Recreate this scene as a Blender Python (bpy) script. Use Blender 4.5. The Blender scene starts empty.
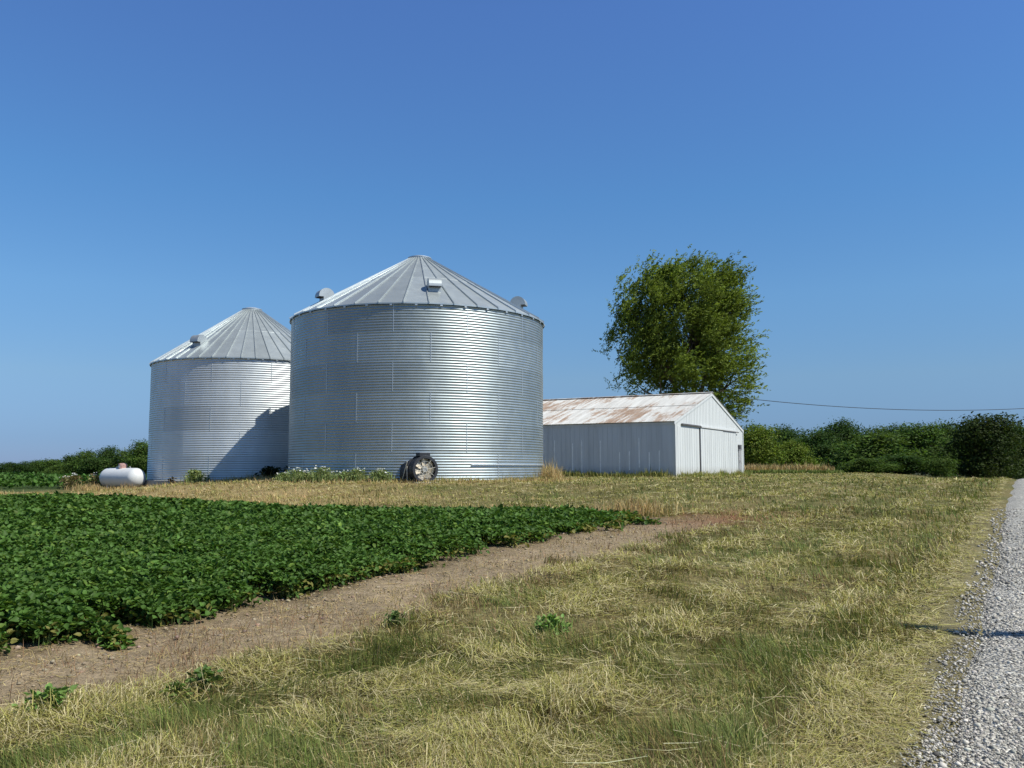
import bpy, bmesh, math, random
import numpy as np
from mathutils import Vector, Matrix

random.seed(7)
RNG = np.random.default_rng(7)
SC = bpy.context.scene
COL = SC.collection
PI = math.pi
EYE = 1.45

# ------------------------------------------------------------------ frame of the place
# s runs along the gravel road away from the camera, u to the right across it
AX = np.array([0.507, 0.862])
NX = np.array([0.862, -0.507])

def su(x, y):
    return x * AX[0] + y * AX[1], x * NX[0] + y * NX[1]

def xy(s, u):
    return s * AX[0] + u * NX[0], s * AX[1] + u * NX[1]

def sstep(t):
    t = np.clip(t, 0, 1)
    return t * t * (3 - 2 * t)

_lat = RNG.random((8, 256, 256))
def vnoise(x, y, layer=0):
    x = np.asarray(x, float); y = np.asarray(y, float)
    xi = np.floor(x).astype(int); yi = np.floor(y).astype(int)
    fx = x - xi; fy = y - yi
    fx = fx * fx * (3 - 2 * fx); fy = fy * fy * (3 - 2 * fy)
    L = _lat[layer % 8]
    a = L[xi % 256, yi % 256]; b = L[(xi + 1) % 256, yi % 256]
    c = L[xi % 256, (yi + 1) % 256]; d = L[(xi + 1) % 256, (yi + 1) % 256]
    return (a * (1 - fx) + b * fx) * (1 - fy) + (c * (1 - fx) + d * fx) * fy

def fbm(x, y, layer=0, oct=3):
    v = 0; a = .5; n = 0
    for k in range(oct):
        v = v + a * vnoise(x * 2 ** k + 17.3 * k, y * 2 ** k + 5.1 * k, layer + k); n += a; a *= .5
    return v / n

def terrain(x, y):
    x = np.asarray(x, float); y = np.asarray(y, float)
    s, u = su(x, y)
    t = (y - 3) / 27.0
    ramp = np.where(t < 0, 0, np.where(t > 1.15, 1.0, t - np.where(t > .85, (t - .85) ** 2 / 1.2 * .5 * 2 * .5, 0)))
    ramp = np.minimum(ramp, 1.0)
    z = .9 * ramp
    z = z - .54 * sstep((-x - 10.5) / 7) * sstep((y - 21) / 11)
    z = z - .24 * sstep((-u - 5.6) / 9) * (1 - sstep((y - 26) / 6))
    left = sstep((-x - 10) / 20)
    z = z - left * .0055 * np.maximum(0, y - 60)
    z = z - (1 - left) * .012 * np.clip(y - 92, 0, 90)
    z = z - sstep((u + 14) / 12) * .022 * np.clip(y - 44, 0, 70)
    return z

def bumps(x, y):
    return .10 * (fbm(x * 2.1, y * 2.1, 2) - .5) + .12 * (fbm(x * .5, y * .5, 4) - .5)

ROAD_L, ROAD_R = -.54, 5.2
def edge_wob(s):
    return .10 * (fbm(s * 1.1, s * 0 + 3, 1) - .5) * 2 + .12 * (fbm(s * .3, s * 0 + 9, 3) - .5)

def ground_z(x, y):
    s, u = su(np.asarray(x, float), np.asarray(y, float))
    off = sstep((u - ROAD_L - .0) / .45) * sstep((ROAD_R - u) / .45)
    b = bumps(x, y) * (1 - sstep((u + 1.1) / .6))
    return terrain(x, y) + b - off * .07

# ------------------------------------------------------------------ objects
def tag(o, label=None, cat=None, group=None, kind=None):
    if label: o['label'] = label
    if cat: o['category'] = cat
    if group: o['group'] = group
    if kind: o['kind'] = kind
    return o

def empty(name, loc=(0, 0, 0), rz=0):
    o = bpy.data.objects.new(name, None)
    o.location = loc; o.rotation_euler = (0, 0, rz)
    o.empty_display_size = .2
    COL.objects.link(o)
    return o

def link_mesh(name, me, mats=(), parent=None):
    o = bpy.data.objects.new(name, me)
    for m in mats: me.materials.append(m)
    COL.objects.link(o)
    if parent: o.parent = parent
    return o

class MB:
    """collects quads, boxes, tubes for ONE mesh"""
    def __init__(s): s.v = []; s.f = []; s.m = []
    def add(s, vs, fs, mi=0):
        b = len(s.v); s.v += [tuple(p) for p in vs]
        s.f += [tuple(b + i for i in f) for f in fs]; s.m += [mi] * len(fs)
    def box(s, lo, hi, mi=0, M=None):
        x0, y0, z0 = lo; x1, y1, z1 = hi
        vs = [(x0,y0,z0),(x1,y0,z0),(x1,y1,z0),(x0,y1,z0),(x0,y0,z1),(x1,y0,z1),(x1,y1,z1),(x0,y1,z1)]
        if M is not None: vs = [tuple(M @ Vector(p)) for p in vs]
        s.add(vs, [(0,3,2,1),(4,5,6,7),(0,1,5,4),(1,2,6,5),(2,3,7,6),(3,0,4,7)], mi)
    def tube(s, pts, rad, n=8, mi=0, cap=True):
        pts = [Vector(p) for p in pts]
        if not hasattr(rad, '__len__'): rad = [rad] * len(pts)
        rings = []; b = len(s.v); prev = None
        for i, p in enumerate(pts):
            d = (pts[min(i + 1, len(pts) - 1)] - pts[max(i - 1, 0)]).normalized()
            a = Vector((0, 0, 1)) if abs(d.z) < .9 else Vector((1, 0, 0))
            if prev is not None: a = prev
            e1 = (a - d * a.dot(d)).normalized(); e2 = d.cross(e1); prev = e1
            for k in range(n):
                t = 2 * PI * k / n
                s.v.append(tuple(p + rad[i] * (math.cos(t) * e1 + math.sin(t) * e2)))
        for i in range(len(pts) - 1):
            for k in range(n):
                s.f.append((b + i*n + k, b + i*n + (k+1) % n, b + (i+1)*n + (k+1) % n, b + (i+1)*n + k)); s.m.append(mi)
        if cap:
            s.f.append(tuple(b + k for k in reversed(range(n)))); s.m.append(mi)
            s.f.append(tuple(b + (len(pts)-1)*n + k for k in range(n))); s.m.append(mi)
    def lathe(s, prof, n=48, mi=0, M=None, close=False):
        b = len(s.v)
        for r, z in prof:
            for k in range(n):
                t = 2 * PI * k / n
                p = Vector((r * math.cos(t), r * math.sin(t), z))
                if M is not None: p = M @ p
                s.v.append(tuple(p))
        rows = len(prof)
        for i in range(rows if close else rows - 1):
            j = (i + 1) % rows
            for k in range(n):
                s.f.append((b + i*n + k, b + i*n + (k+1) % n, b + j*n + (k+1) % n, b + j*n + k)); s.m.append(mi)
    def prism(s, poly, axis, a0, a1, mi=0, M=None):
        """poly: list of 2D points; axis: which coordinate is extruded"""
        def P(p, t):
            q = [p[0], p[1]]; q.insert(axis, t); q = Vector(q)
            return tuple(M @ q) if M is not None else tuple(q)
        n = len(poly)
        vs = [P(p, a0) for p in poly] + [P(p, a1) for p in poly]
        fs = [tuple(reversed(range(n))), tuple(range(n, 2*n))] + [(k, (k+1) % n, n + (k+1) % n, n + k) for k in range(n)]
        s.add(vs, fs, mi)
    def build(s, name, mats, parent=None, smooth=False, fix=True, bevel=0):
        me = bpy.data.meshes.new(name)
        me.from_pydata(s.v, [], s.f); me.update()
        if not hasattr(mats, '__len__'): mats = [mats]
        o = link_mesh(name, me, mats, parent)
        me.polygons.foreach_set('material_index', s.m)
        if fix:
            bm = bmesh.new(); bm.from_mesh(me); bmesh.ops.recalc_face_normals(bm, faces=bm.faces); bm.to_mesh(me); bm.free()
        if smooth:
            me.polygons.foreach_set('use_smooth', [True] * len(me.polygons))
            try: me.set_sharp_from_angle(angle=math.radians(38))
            except Exception: pass
        if bevel:
            b = o.modifiers.new('edge', 'BEVEL'); b.width = bevel; b.segments = 2; b.limit_method = 'ANGLE'
        return o

def tri_mesh(name, V, T, colr=None, mats=(), parent=None, smooth=False, attr='tint'):
    """fast triangle mesh from numpy arrays; colr is one colour per vertex"""
    me = bpy.data.meshes.new(name)
    V = np.asarray(V, np.float32); T = np.asarray(T, np.int32)
    me.vertices.add(len(V)); me.vertices.foreach_set('co', V.ravel())
    me.loops.add(T.size); me.loops.foreach_set('vertex_index', T.ravel())
    k = T.shape[1]
    me.polygons.add(len(T))
    me.polygons.foreach_set('loop_start', np.arange(len(T), dtype=np.int32) * k)
    me.polygons.foreach_set('loop_total', np.full(len(T), k, np.int32))
    if smooth: me.polygons.foreach_set('use_smooth', np.ones(len(T), bool))
    me.update(calc_edges=True)
    if colr is not None:
        a = me.attributes.new(attr, 'FLOAT_COLOR', 'POINT')
        c = np.ones((len(V), 4), np.float32); c[:, :3] = colr
        a.data.foreach_set('color', c.ravel())
    return link_mesh(name, me, mats, parent)

def copy_tree(o, parent=None):
    c = o.copy(); COL.objects.link(c); c.parent = parent
    for ch in o.children: copy_tree(ch, c)
    return c

# ------------------------------------------------------------------ materials
def newmat(name):
    m = bpy.data.materials.new(name); m.use_nodes = True
    nt = m.node_tree; b = nt.nodes['Principled BSDF']
    return m, nt, b

def N(nt, typ, **kw):
    n = nt.nodes.new(typ)
    for k, v in kw.items():
        if k in n.bl_rna.properties: setattr(n, k, v)
        else: n.inputs[k].default_value = v
    return n

def L(nt, a, b): nt.links.new(a, b)

def mixc(nt, fac, a, b, blend='MIX'):
    n = nt.nodes.new('ShaderNodeMix'); n.data_type = 'RGBA'; n.blend_type = blend
    for sock, val in ((n.inputs[0], fac), (n.inputs[6], a), (n.inputs[7], b)):
        if hasattr(val, 'is_linked'): nt.links.new(val, sock)
        else: sock.default_value = val if not hasattr(val, '__len__') else (*val[:3], 1)
    return n.outputs[2]

def ramp(nt, src, stops):
    n = nt.nodes.new('ShaderNodeValToRGB'); e = n.color_ramp.elements
    while len(e) < len(stops): e.new(.5)
    for el, (p, c) in zip(e, stops):
        el.position = p; el.color = (*c, 1) if hasattr(c, '__len__') else (c, c, c, 1)
    nt.links.new(src, n.inputs[0]); return n.outputs[0]

def noise(nt, scale, detail=4, vec=None, rough=.6, stretch=None):
    n = N(nt, 'ShaderNodeTexNoise'); n.inputs['Scale'].default_value = scale
    n.inputs['Detail'].default_value = detail; n.inputs['Roughness'].default_value = rough
    if vec is None:
        tc = N(nt, 'ShaderNodeTexCoord'); vec = tc.outputs['Object']
    if stretch:
        mp = N(nt, 'ShaderNodeMapping'); mp.inputs['Scale'].default_value = stretch
        L(nt, vec, mp.inputs['Vector']); vec = mp.outputs['Vector']
    L(nt, vec, n.inputs['Vector'])
    return n.outputs['Fac']

def bump(nt, b, h, strength=.3, dist=.02):
    n = N(nt, 'ShaderNodeBump'); n.inputs['Strength'].default_value = strength; n.inputs['Distance'].default_value = dist
    L(nt, h, n.inputs['Height']); L(nt, n.outputs['Normal'], b.inputs['Normal'])

def plain(name, colr, rough=.6, metal=0, vary=.18, scale=3.0, bmp=.1):
    m, nt, b = newmat(name)
    nz = noise(nt, scale, 5)
    c = ramp(nt, nz, [(.3, tuple(x * (1 - vary) for x in colr)), (.7, tuple(min(1, x * (1 + vary)) for x in colr))])
    L(nt, c, b.inputs['Base Color'])
    b.inputs['Roughness'].default_value = rough; b.inputs['Metallic'].default_value = metal
    if bmp: bump(nt, b, noise(nt, scale * 8, 3), bmp, .004)
    return m

def leafmat(name, trans=.3, rough=.5, spec=.3):
    m, nt, b = newmat(name)
    at = N(nt, 'ShaderNodeAttribute'); at.attribute_name = 'tint'
    L(nt, at.outputs['Color'], b.inputs['Base Color'])
    b.inputs['Roughness'].default_value = rough; b.inputs['Specular IOR Level'].default_value = spec
    tr = N(nt, 'ShaderNodeBsdfTranslucent')
    warm = mixc(nt, 1.0, at.outputs['Color'], (1.0, 1.05, .55), 'MULTIPLY')
    L(nt, warm, tr.inputs['Color'])
    mx = N(nt, 'ShaderNodeMixShader'); mx.inputs[0].default_value = trans
    L(nt, b.outputs[0], mx.inputs[1]); L(nt, tr.outputs[0], mx.inputs[2])
    L(nt, mx.outputs[0], nt.nodes['Material Output'].inputs['Surface'])
    return m

def galv(name, base, rough, metal=1.0):
    """galvanised sheet steel: each sheet has its own dullness, faint spangle and dust near the ground"""
    m, nt, b = newmat(name)
    at = N(nt, 'ShaderNodeAttribute'); at.attribute_name = 'tint'
    nz = noise(nt, 1.2, 6, stretch=(1, 1, .35))
    c0 = mixc(nt, 1.0, at.outputs['Color'], (base[0], base[1], base[2]), 'MULTIPLY')
    c = mixc(nt, 1.0, c0, ramp(nt, nz, [(.3, .86), (.7, 1.0)]), 'MULTIPLY')
    L(nt, c, b.inputs['Base Color'])
    b.inputs['Metallic'].default_value = metal
    r = ramp(nt, noise(nt, 2.5, 4), [(.3, rough - .05), (.7, rough + .06)])
    L(nt, r, b.inputs['Roughness'])
    return m

M = {}
M['galv_wall'] = galv('galvanised_wall', (.42, .46, .455), .43, .78)
M['galv_wall_dull'] = galv('galvanised_wall_dull', (.68, .70, .70), .46, .5)
M['galv_roof'] = galv('galvanised_roof', (.52, .56, .555), .40, .6)
M['seam'] = plain('seam_steel', (.62, .65, .66), .5, .7, .1)
M['vent'] = plain('vent_steel', (.42, .45, .455), .5, .6, .1)
M['concrete'] = plain('concrete', (.36, .34, .30), .9, 0, .25, 4, .3)
M['dark_gap'] = plain('dark_gap', (.03, .03, .035), .8)
M['fan_dark'] = plain('fan_paint', (.035, .036, .042), .5, .1, .3, 12)
M['fan_grille'] = plain('fan_grille', (.68, .64, .55), .5, .4, .2, 12)
M['fan_blade'] = plain('fan_blade', (.60, .52, .40), .6, .2, .3, 10)
M['fan_duct'] = plain('fan_duct', (.07, .065, .07), .6, .2, .4, 5)
M['tank_white'] = plain('tank_white', (.64, .645, .64), .4, 0, .05, 3, .03)
M['dome_red'] = plain('dome_red', (.46, .27, .23), .5, 0, .5, 7)
M['wood_pole'] = plain('wood_pole', (.16, .12, .09), .85, 0, .3, 6, .4)
M['cable'] = plain('cable', (.03, .03, .03), .6)
M['insulator'] = plain('insulator', (.35, .36, .38), .3)
M['bark'] = plain('bark', (.11, .09, .07), .9, 0, .35, 4, .6)
M['leaf'] = leafmat('tree_leaf', .36, .6, .12)
M['soy'] = leafmat('soy_leaf', .30, .55, .2)
M['grass'] = leafmat('grass_blade', .22, .6, .2)
M['flower'] = plain('flower_white', (.8, .8, .76), .7)
M['stone'] = None

def barn_paint(name, colr, rough=.6):
    m, nt, b = newmat(name)
    tc = N(nt, 'ShaderNodeTexCoord')
    n1 = noise(nt, .9, 5, stretch=(3.0, 3.0, .25))
    n2 = noise(nt, 5.0, 4)
    c = ramp(nt, n1, [(.3, tuple(x * .84 for x in colr)), (.55, colr), (.8, tuple(min(1, x * 1.06) for x in colr))])
    # dirt splash and rust freckles near the ground edge
    sp = N(nt, 'ShaderNodeSeparateXYZ'); L(nt, tc.outputs['Object'], sp.inputs[0])
    low = N(nt, 'ShaderNodeMapRange'); low.inputs[1].default_value = .0; low.inputs[2].default_value = .7
    low.inputs[3].default_value = 1; low.inputs[4].default_value = 0
    L(nt, sp.outputs['Z'], low.inputs[0])
    mul = N(nt, 'ShaderNodeMath', operation='MULTIPLY'); L(nt, low.outputs[0], mul.inputs[0]); L(nt, n2, mul.inputs[1])
    c = mixc(nt, mul.outputs[0], c, (.30, .25, .18))
    L(nt, c, b.inputs['Base Color']); b.inputs['Roughness'].default_value = rough
    return m
M['barn_end'] = barn_paint('barn_white', (.62, .635, .62))
M['barn_side'] = barn_paint('barn_side_grey', (.60, .61, .62))
M['barn_trim'] = plain('barn_trim', (.58, .585, .57), .6, 0, .1)
M['barn_strip'] = plain('barn_pale_strip', (.88, .88, .86), .5)
M['rail'] = plain('door_rail', (.13, .12, .12), .6, .3)
M['door_grey'] = plain('door_weathered', (.30, .30, .30), .8, 0, .3, 6)

def rusty_roof():
    m, nt, b = newmat('barn_roof_rusty')
    tc = N(nt, 'ShaderNodeTexCoord')
    big = noise(nt, .26, 4, stretch=(1.0, 1.5, 1.0))
    st = noise(nt, 1.0, 6, stretch=(.42, 3.4, .42), rough=.7)
    fine = noise(nt, 4.0, 6)
    add = N(nt, 'ShaderNodeMath', operation='MULTIPLY'); L(nt, big, add.inputs[0]); L(nt, st, add.inputs[1])
    a2 = N(nt, 'ShaderNodeMath', operation='MULTIPLY_ADD'); L(nt, fine, a2.inputs[0]); a2.inputs[1].default_value = .12
    L(nt, add.outputs[0], a2.inputs[2])
    mask = ramp(nt, a2.outputs[0], [(.30, 0), (.345, .75), (.40, 1)])
    paint = ramp(nt, noise(nt, 1.2, 5, stretch=(.3, 3, .3)), [(.3, (.42, .405, .375)), (.65, (.58, .57, .54))])
    rust = ramp(nt, fine, [(.3, (.19, .115, .07)), (.7, (.37, .265, .19))])
    c = mixc(nt, mask, paint, rust)
    L(nt, c, b.inputs['Base Color'])
    b.inputs['Roughness'].default_value = .6
    return m
M['barn_roof'] = rusty_roof()

def ground_mat():
    m, nt, b = newmat('ground_soil_and_thatch')
    at = N(nt, 'ShaderNodeAttribute'); at.attribute_name = 'tint'
    n1 = noise(nt, 9, 6, rough=.7); n2 = noise(nt, 40, 4, rough=.7); n3 = noise(nt, 1.4, 4)
    c = mixc(nt, 1.0, at.outputs['Color'], ramp(nt, n1, [(.25, .55), (.75, 1.35)]), 'MULTIPLY')
    c = mixc(nt, 1.0, c, ramp(nt, n2, [(.25, .6), (.75, 1.3)]), 'MULTIPLY')
    c = mixc(nt, 1.0, c, ramp(nt, n3, [(.3, .85), (.7, 1.12)]), 'MULTIPLY')
    L(nt, c, b.inputs['Base Color']); b.inputs['Roughness'].default_value = .95
    b.inputs['Specular IOR Level'].default_value = .1
    s2 = N(nt, 'ShaderNodeMath', operation='ADD'); L(nt, n1, s2.inputs[0]); L(nt, n2, s2.inputs[1])
    bump(nt, b, s2.outputs[0], .8, .03)
    return m
M['ground'] = ground_mat()

def gravel_mat():
    m, nt, b = newmat('gravel_road')
    tc = N(nt, 'ShaderNodeTexCoord')
    v = N(nt, 'ShaderNodeTexVoronoi'); v.inputs['Scale'].default_value = 34
    L(nt, tc.outputs['Object'], v.inputs['Vector'])
    sep = N(nt, 'ShaderNodeSeparateColor'); L(nt, v.outputs['Color'], sep.inputs[0])
    c = ramp(nt, sep.outputs[0], [(0, (.18, .168, .145)), (.45, (.385, .36, .31)), (.8, (.51, .48, .42)), (1, (.67, .64, .57))])
    c = mixc(nt, 1.0, c, ramp(nt, noise(nt, .7, 4), [(.3, .86), (.7, 1.08)]), 'MULTIPLY')
    L(nt, c, b.inputs['Base Color']); b.inputs['Roughness'].default_value = .9
    inv = N(nt, 'ShaderNodeMath', operation='SUBTRACT'); inv.inputs[0].default_value = 1; L(nt, v.outputs['Distance'], inv.inputs[1])
    bump(nt, b, inv.outputs[0], 1.0, .03)
    return m
M['gravel'] = gravel_mat()

def stone_mat():
    m, nt, b = newmat('road_stone')
    at = N(nt, 'ShaderNodeAttribute'); at.attribute_name = 'tint'
    c = mixc(nt, 1.0, at.outputs['Color'], ramp(nt, noise(nt, 60, 3), [(.3, .8), (.7, 1.15)]), 'MULTIPLY')
    L(nt, c, b.inputs['Base Color']); b.inputs['Roughness'].default_value = .85
    return m
M['stone'] = stone_mat()

# ------------------------------------------------------------------ zones of the ground
BEAN_U, BEAN_S = -6.08, 16.4
BIG = (-4.095, 37.873, 5.44)      # x, y, radius of the big bin
SMALL = (-13.904, 45.942, 4.86)

def bean_mask(s, u):
    """1 inside the bean field"""
    e = BEAN_U - .16 * (fbm(s * 1.6, s * 0, 5) - .35)
    far = BEAN_S + .5 * (fbm(u * .4, u * 0 + 2, 6) - .5) + np.clip(-u - 22, 0, 40) * -.02
    return (u < e) & (s < far)

def dist_bin(x, y):
    return np.minimum(np.hypot(x - BIG[0], y - BIG[1]) - BIG[2], np.hypot(x - SMALL[0], y - SMALL[1]) - SMALL[2])

def in_barn(s, u):
    return (s > 47.6) & (s < 62.0) & (u < -17.1) & (u > -37.6)

def zone_cols(x, y):
    s, u = su(x, y)
    n = fbm(x * .8, y * .8, 0); n2 = fbm(s * .35, u * 1.6, 3)
    c = np.zeros((len(x), 3))
    thatch = np.array([.20, .165, .07]); green = np.array([.125, .125, .042])
    g = sstep((n * .6 + n2 * .4 - .42) / .2)
    c[:] = thatch + (green - thatch) * g[:, None]
    dirt = np.array([.32, .245, .155]); soil = np.array([.22, .165, .10]); red = np.array([.24, .125, .065])
    dm = sstep((-4.55 + .7 * (fbm(s * .5, u * .5, 2) - .5) - u) / .5) * sstep((17.4 - s + 1.5 * (n - .5)) / 1.5)
    c += (dirt - c) * dm[:, None]
    rp = np.exp(-((s - 17.2) / 2.0) ** 2 - ((u + 5.2) / 1.6) ** 2) * sstep((n - .25) / .3)
    c += (red - c) * np.clip(rp * 1.1, 0, 1)[:, None]
    bm_ = bean_mask(s, u)
    c[bm_] = soil
    # dry golden strip round the bins
    gold = np.array([.36, .265, .125])
    gm = sstep((s - 14.9) / .8) * sstep((-u - 8.5) / 2.5) * sstep((3.2 - dist_bin(x, y)) / 3) 
    gm = np.maximum(gm, sstep((s - 15.8) / .8) * sstep((-u - 13) / 5) * sstep((24 - s) / 3) * (x > -24) * .8)
    c += (gold - c) * np.clip(gm, 0, 1)[:, None] * .9
    # shoulder of the road
    sh = sstep((u + 1.25) / .35) * sstep((9 - u) / 1)
    c += (np.array([.23, .20, .105]) - c) * (sh * sstep((30 - s) / 20))[:, None]
    # far crop land on the left
    fc = sstep((-x - 20) / 5) * sstep((s - 20) / 6)
    c += (np.array([.055, .085, .025]) - c) * fc[:, None]
    wood = sstep((y - 100) / 25) * sstep((x + 10) / 20)
    c += (np.array([.06, .065, .03]) - c) * wood[:, None]
    return c

# ---- ground sheet (polar grid, dense near the camera, out to the horizon)
na = 640
rr = np.concatenate([[.0], np.geomspace(.6, 6000, 230)])
th = np.linspace(0, 2 * PI, na, endpoint=False)
R_, T_ = np.meshgrid(rr[1:], th, indexing='ij')
gx = (R_ * np.sin(T_)).ravel(); gy = (R_ * np.cos(T_)).ravel()
gz = ground_z(gx, gy)
fade = sstep((R_.ravel() - 400) / 600)
gz = gz * (1 - fade) - 2.0 * fade
nr = len(rr) - 1
ii, kk = np.meshgrid(np.arange(nr - 1), np.arange(na), indexing='ij')
a = ii * na + kk; b_ = ii * na + (kk + 1) % na
T = np.stack([a, a + na, b_ + na, b_], -1).reshape(-1, 4)
T = T[:, ::-1]
cV = np.stack([gx, gy, gz], 1)
cC = zone_cols(gx, gy)
V = np.vstack([cV, [[0, 0, float(ground_z(np.array([0.]), np.array([0.]))[0])]]])
C = np.vstack([cC, cC[:1]])
o = tri_mesh('ground', V, T, C, [M['ground']], smooth=True)
hub = bmesh.new(); hub.from_mesh(o.data); hub.verts.ensure_lookup_table()
for k in range(na):
    hub.faces.new((hub.verts[len(V) - 1], hub.verts[(k + 1) % na], hub.verts[k]))
bmesh.ops.recalc_face_normals(hub, faces=hub.faces); hub.to_mesh(o.data); hub.free()
o.data.polygons.foreach_set('use_smooth', [True] * len(o.data.polygons))
tag(o, 'mown farm ground and bare field margin', 'ground', kind='structure')

# ---- gravel road
ss = np.concatenate([np.arange(-14, 30, .25), np.arange(30, 120, 1.0), np.arange(120, 420, 6.0)])
uu = np.linspace(0, 1, 25)
S2, U2 = np.meshgrid(ss, uu, indexing='ij')
eL = ROAD_L + edge_wob(S2); eR = ROAD_R + edge_wob(S2 + 50)
UU = eL + (eR - eL) * U2
X, Y = xy(S2, UU)
Z = terrain(X, Y) + .012 + .05 * (1 - (2 * U2 - 1) ** 2) + .02 * (fbm(X * .9, Y * .9, 3) - .5)
Z = np.where((U2 < .001) | (U2 > .999), Z - .09, Z)
nu = len(uu)
i2, k2 = np.meshgrid(np.arange(len(ss) - 1), np.arange(nu - 1), indexing='ij')
a = i2 * nu + k2
T = np.stack([a, a + 1, a + nu + 1, a + nu], -1).reshape(-1, 4)
o = tri_mesh('gravel_road', np.stack([X, Y, Z], -1).reshape(-1, 3), T, None, [M['gravel']], smooth=True)
tag(o, 'pale grey gravel road', 'road', kind='structure')
def road_z(s, u):
    t = np.clip((u - ROAD_L) / (ROAD_R - ROAD_L), 0, 1)
    x, y = xy(s, u)
    return terrain(x, y) + .012 + .05 * (1 - (2 * t - 1) ** 2) + .02 * (fbm(x * .9, y * .9, 3) - .5)

# ---- loose stones of the road surface
def stones(n):
    ico = bmesh.new(); bmesh.ops.create_icosphere(ico, subdivisions=1, radius=1)
    bv = np.array([v.co[:] for v in ico.verts]); bf = np.array([[v.index for v in f.verts] for f in ico.faces]); ico.free()
    shapes = []
    for k in range(10):
        w = bv * (1 + .35 * (RNG.random((len(bv), 1)) - .5)) * np.array([1, .62 + .3 * RNG.random(), .45 + .3 * RNG.random()])
        shapes.append(w)
    shapes = np.array(shapes)
    d = (1 / (1 / 2.6 ** .8 - RNG.random(n) * (1 / 2.6 ** .8 - 1 / 22 ** .8))) ** (1 / .8)
    an = np.radians(RNG.uniform(12, 48, n))
    x = d * np.sin(an); y = d * np.cos(an); s, u = su(x, y)
    pe = edge_wob(s)
    spread = RNG.random(n) < .6 * np.clip(1 + (u - ROAD_L - pe) / .3, 0, 1) ** 3
    ok = ((u > ROAD_L + pe) | (spread & (u > ROAD_L - .4))) & (u < ROAD_R)
    x, y, s, u, d = x[ok], y[ok], s[ok], u[ok], d[ok]; n = len(x)
    r = np.exp(RNG.normal(math.log(.0070), .42, n)) * np.clip(d / 7.5, .9, 2.2)
    r = np.clip(r, .004, .026)
    z = np.maximum(road_z(s, u), ground_z(x, y)) + r * .15
    sh = shapes[RNG.integers(0, 10, n)]
    a = RNG.uniform(0, 2 * PI, n); ti = RNG.normal(0, .35, n)
    v = sh * r[:, None, None]
    # tilt then turn
    vy = v[..., 1] * np.cos(ti)[:, None] - v[..., 2] * np.sin(ti)[:, None]; vz = v[..., 1] * np.sin(ti)[:, None] + v[..., 2] * np.cos(ti)[:, None]
    vx = v[..., 0] * np.cos(a)[:, None] - vy * np.sin(a)[:, None]; vy = v[..., 0] * np.sin(a)[:, None] + vy * np.cos(a)[:, None]
    P = np.stack([vx + x[:, None], vy + y[:, None], vz + z[:, None]], -1).reshape(-1, 3)
    F = (bf[None] + (np.arange(n) * len(bv))[:, None, None]).reshape(-1, 3)
    g = np.clip(RNG.normal(.37, .15, n), .07, .70)
    c = np.stack([g * 1.09, g * 1.0, g * .85], 1) * (1 + .015 * RNG.normal(size=(n, 3)))
    return P, F, np.repeat(np.clip(c, .04, .8), len(bv), 0)
P, F, c = stones(125000)
o = tri_mesh('gravel', P, F, c, [M['stone']])
tag(o, 'loose grey crushed stones on the gravel road', 'gravel', kind='stuff')

# ------------------------------------------------------------------ blades of grass and straw
def blades(x, y, z, h, w, lean, az, colr, bend=.45):
    """one bent blade per point: 5 vertices, 3 triangles"""
    n = len(x)
    dx, dy = np.cos(az), np.sin(az); px, py = -dy, dx
    # width faces a random way
    fa = RNG.uniform(0, 2 * PI, n); wx, wy = np.cos(fa) * w * .5, np.sin(fa) * w * .5
    hor = h * np.sin(lean); ver = h * np.cos(lean)
    P = np.zeros((n, 5, 3))
    P[:, 0] = np.stack([x - wx, y - wy, z - .01], 1); P[:, 1] = np.stack([x + wx, y + wy, z - .01], 1)
    mx = x + dx * hor * .35; my = y + dy * hor * .35; mz = z + ver * (.5 + bend * .25)
    P[:, 2] = np.stack([mx - wx * .8, my - wy * .8, mz], 1); P[:, 3] = np.stack([mx + wx * .8, my + wy * .8, mz], 1)
    P[:, 4] = np.stack([x + dx * hor, y + dy * hor, z + ver], 1)
    b = (np.arange(n) * 5)[:, None, None]
    F = (np.array([[0, 1, 3], [0, 3, 2], [2, 3, 4]])[None] + b).reshape(-1, 3)
    return P.reshape(-1, 3), F, np.repeat(colr, 5, 0)

def straws(x, y, z, ln, w, az, colr, lift=.02):
    """flat lying curved strip: 6 vertices, 4 triangles"""
    n = len(x)
    dx, dy = np.cos(az), np.sin(az); px, py = -dy * w * .5, dx * w * .5
    cv = RNG.normal(0, .12, n) * ln
    pz = np.abs(RNG.normal(0, 1, (n, 3))) * lift
    P = np.zeros((n, 6, 3))
    for k, t in enumerate((-.5, 0, .5)):
        cx = x + dx * ln * t - dy * cv * (1 - 4 * t * t); cy = y + dy * ln * t + dx * cv * (1 - 4 * t * t)
        P[:, 2 * k] = np.stack([cx - px, cy - py, z + pz[:, k]], 1)
        P[:, 2 * k + 1] = np.stack([cx + px, cy + py, z + pz[:, k] + w * RNG.uniform(-.5, .5, n)], 1)
    b = (np.arange(n) * 6)[:, None, None]
    F = (np.array([[0, 1, 3], [0, 3, 2], [2, 3, 5], [2, 5, 4]])[None] + b).reshape(-1, 3)
    return P.reshape(-1, 3), F, np.repeat(colr, 6, 0)

def merge(parts):
    V = []; F = []; C = []; b = 0
    for v, f, c in parts:
        V.append(v); F.append(f + b); C.append(c); b += len(v)
    return np.vstack(V), np.vstack(F), np.vstack(C)

def scatter(n, d0, d1, p=1.5, a0=-40, a1=40):
    q = 1 - p
    d = (d0 ** q + RNG.random(n) * (d1 ** q - d0 ** q)) ** (1 / q)
    a = np.radians(RNG.uniform(a0, a1, n))
    return d * np.sin(a), d * np.cos(a), d

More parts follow.
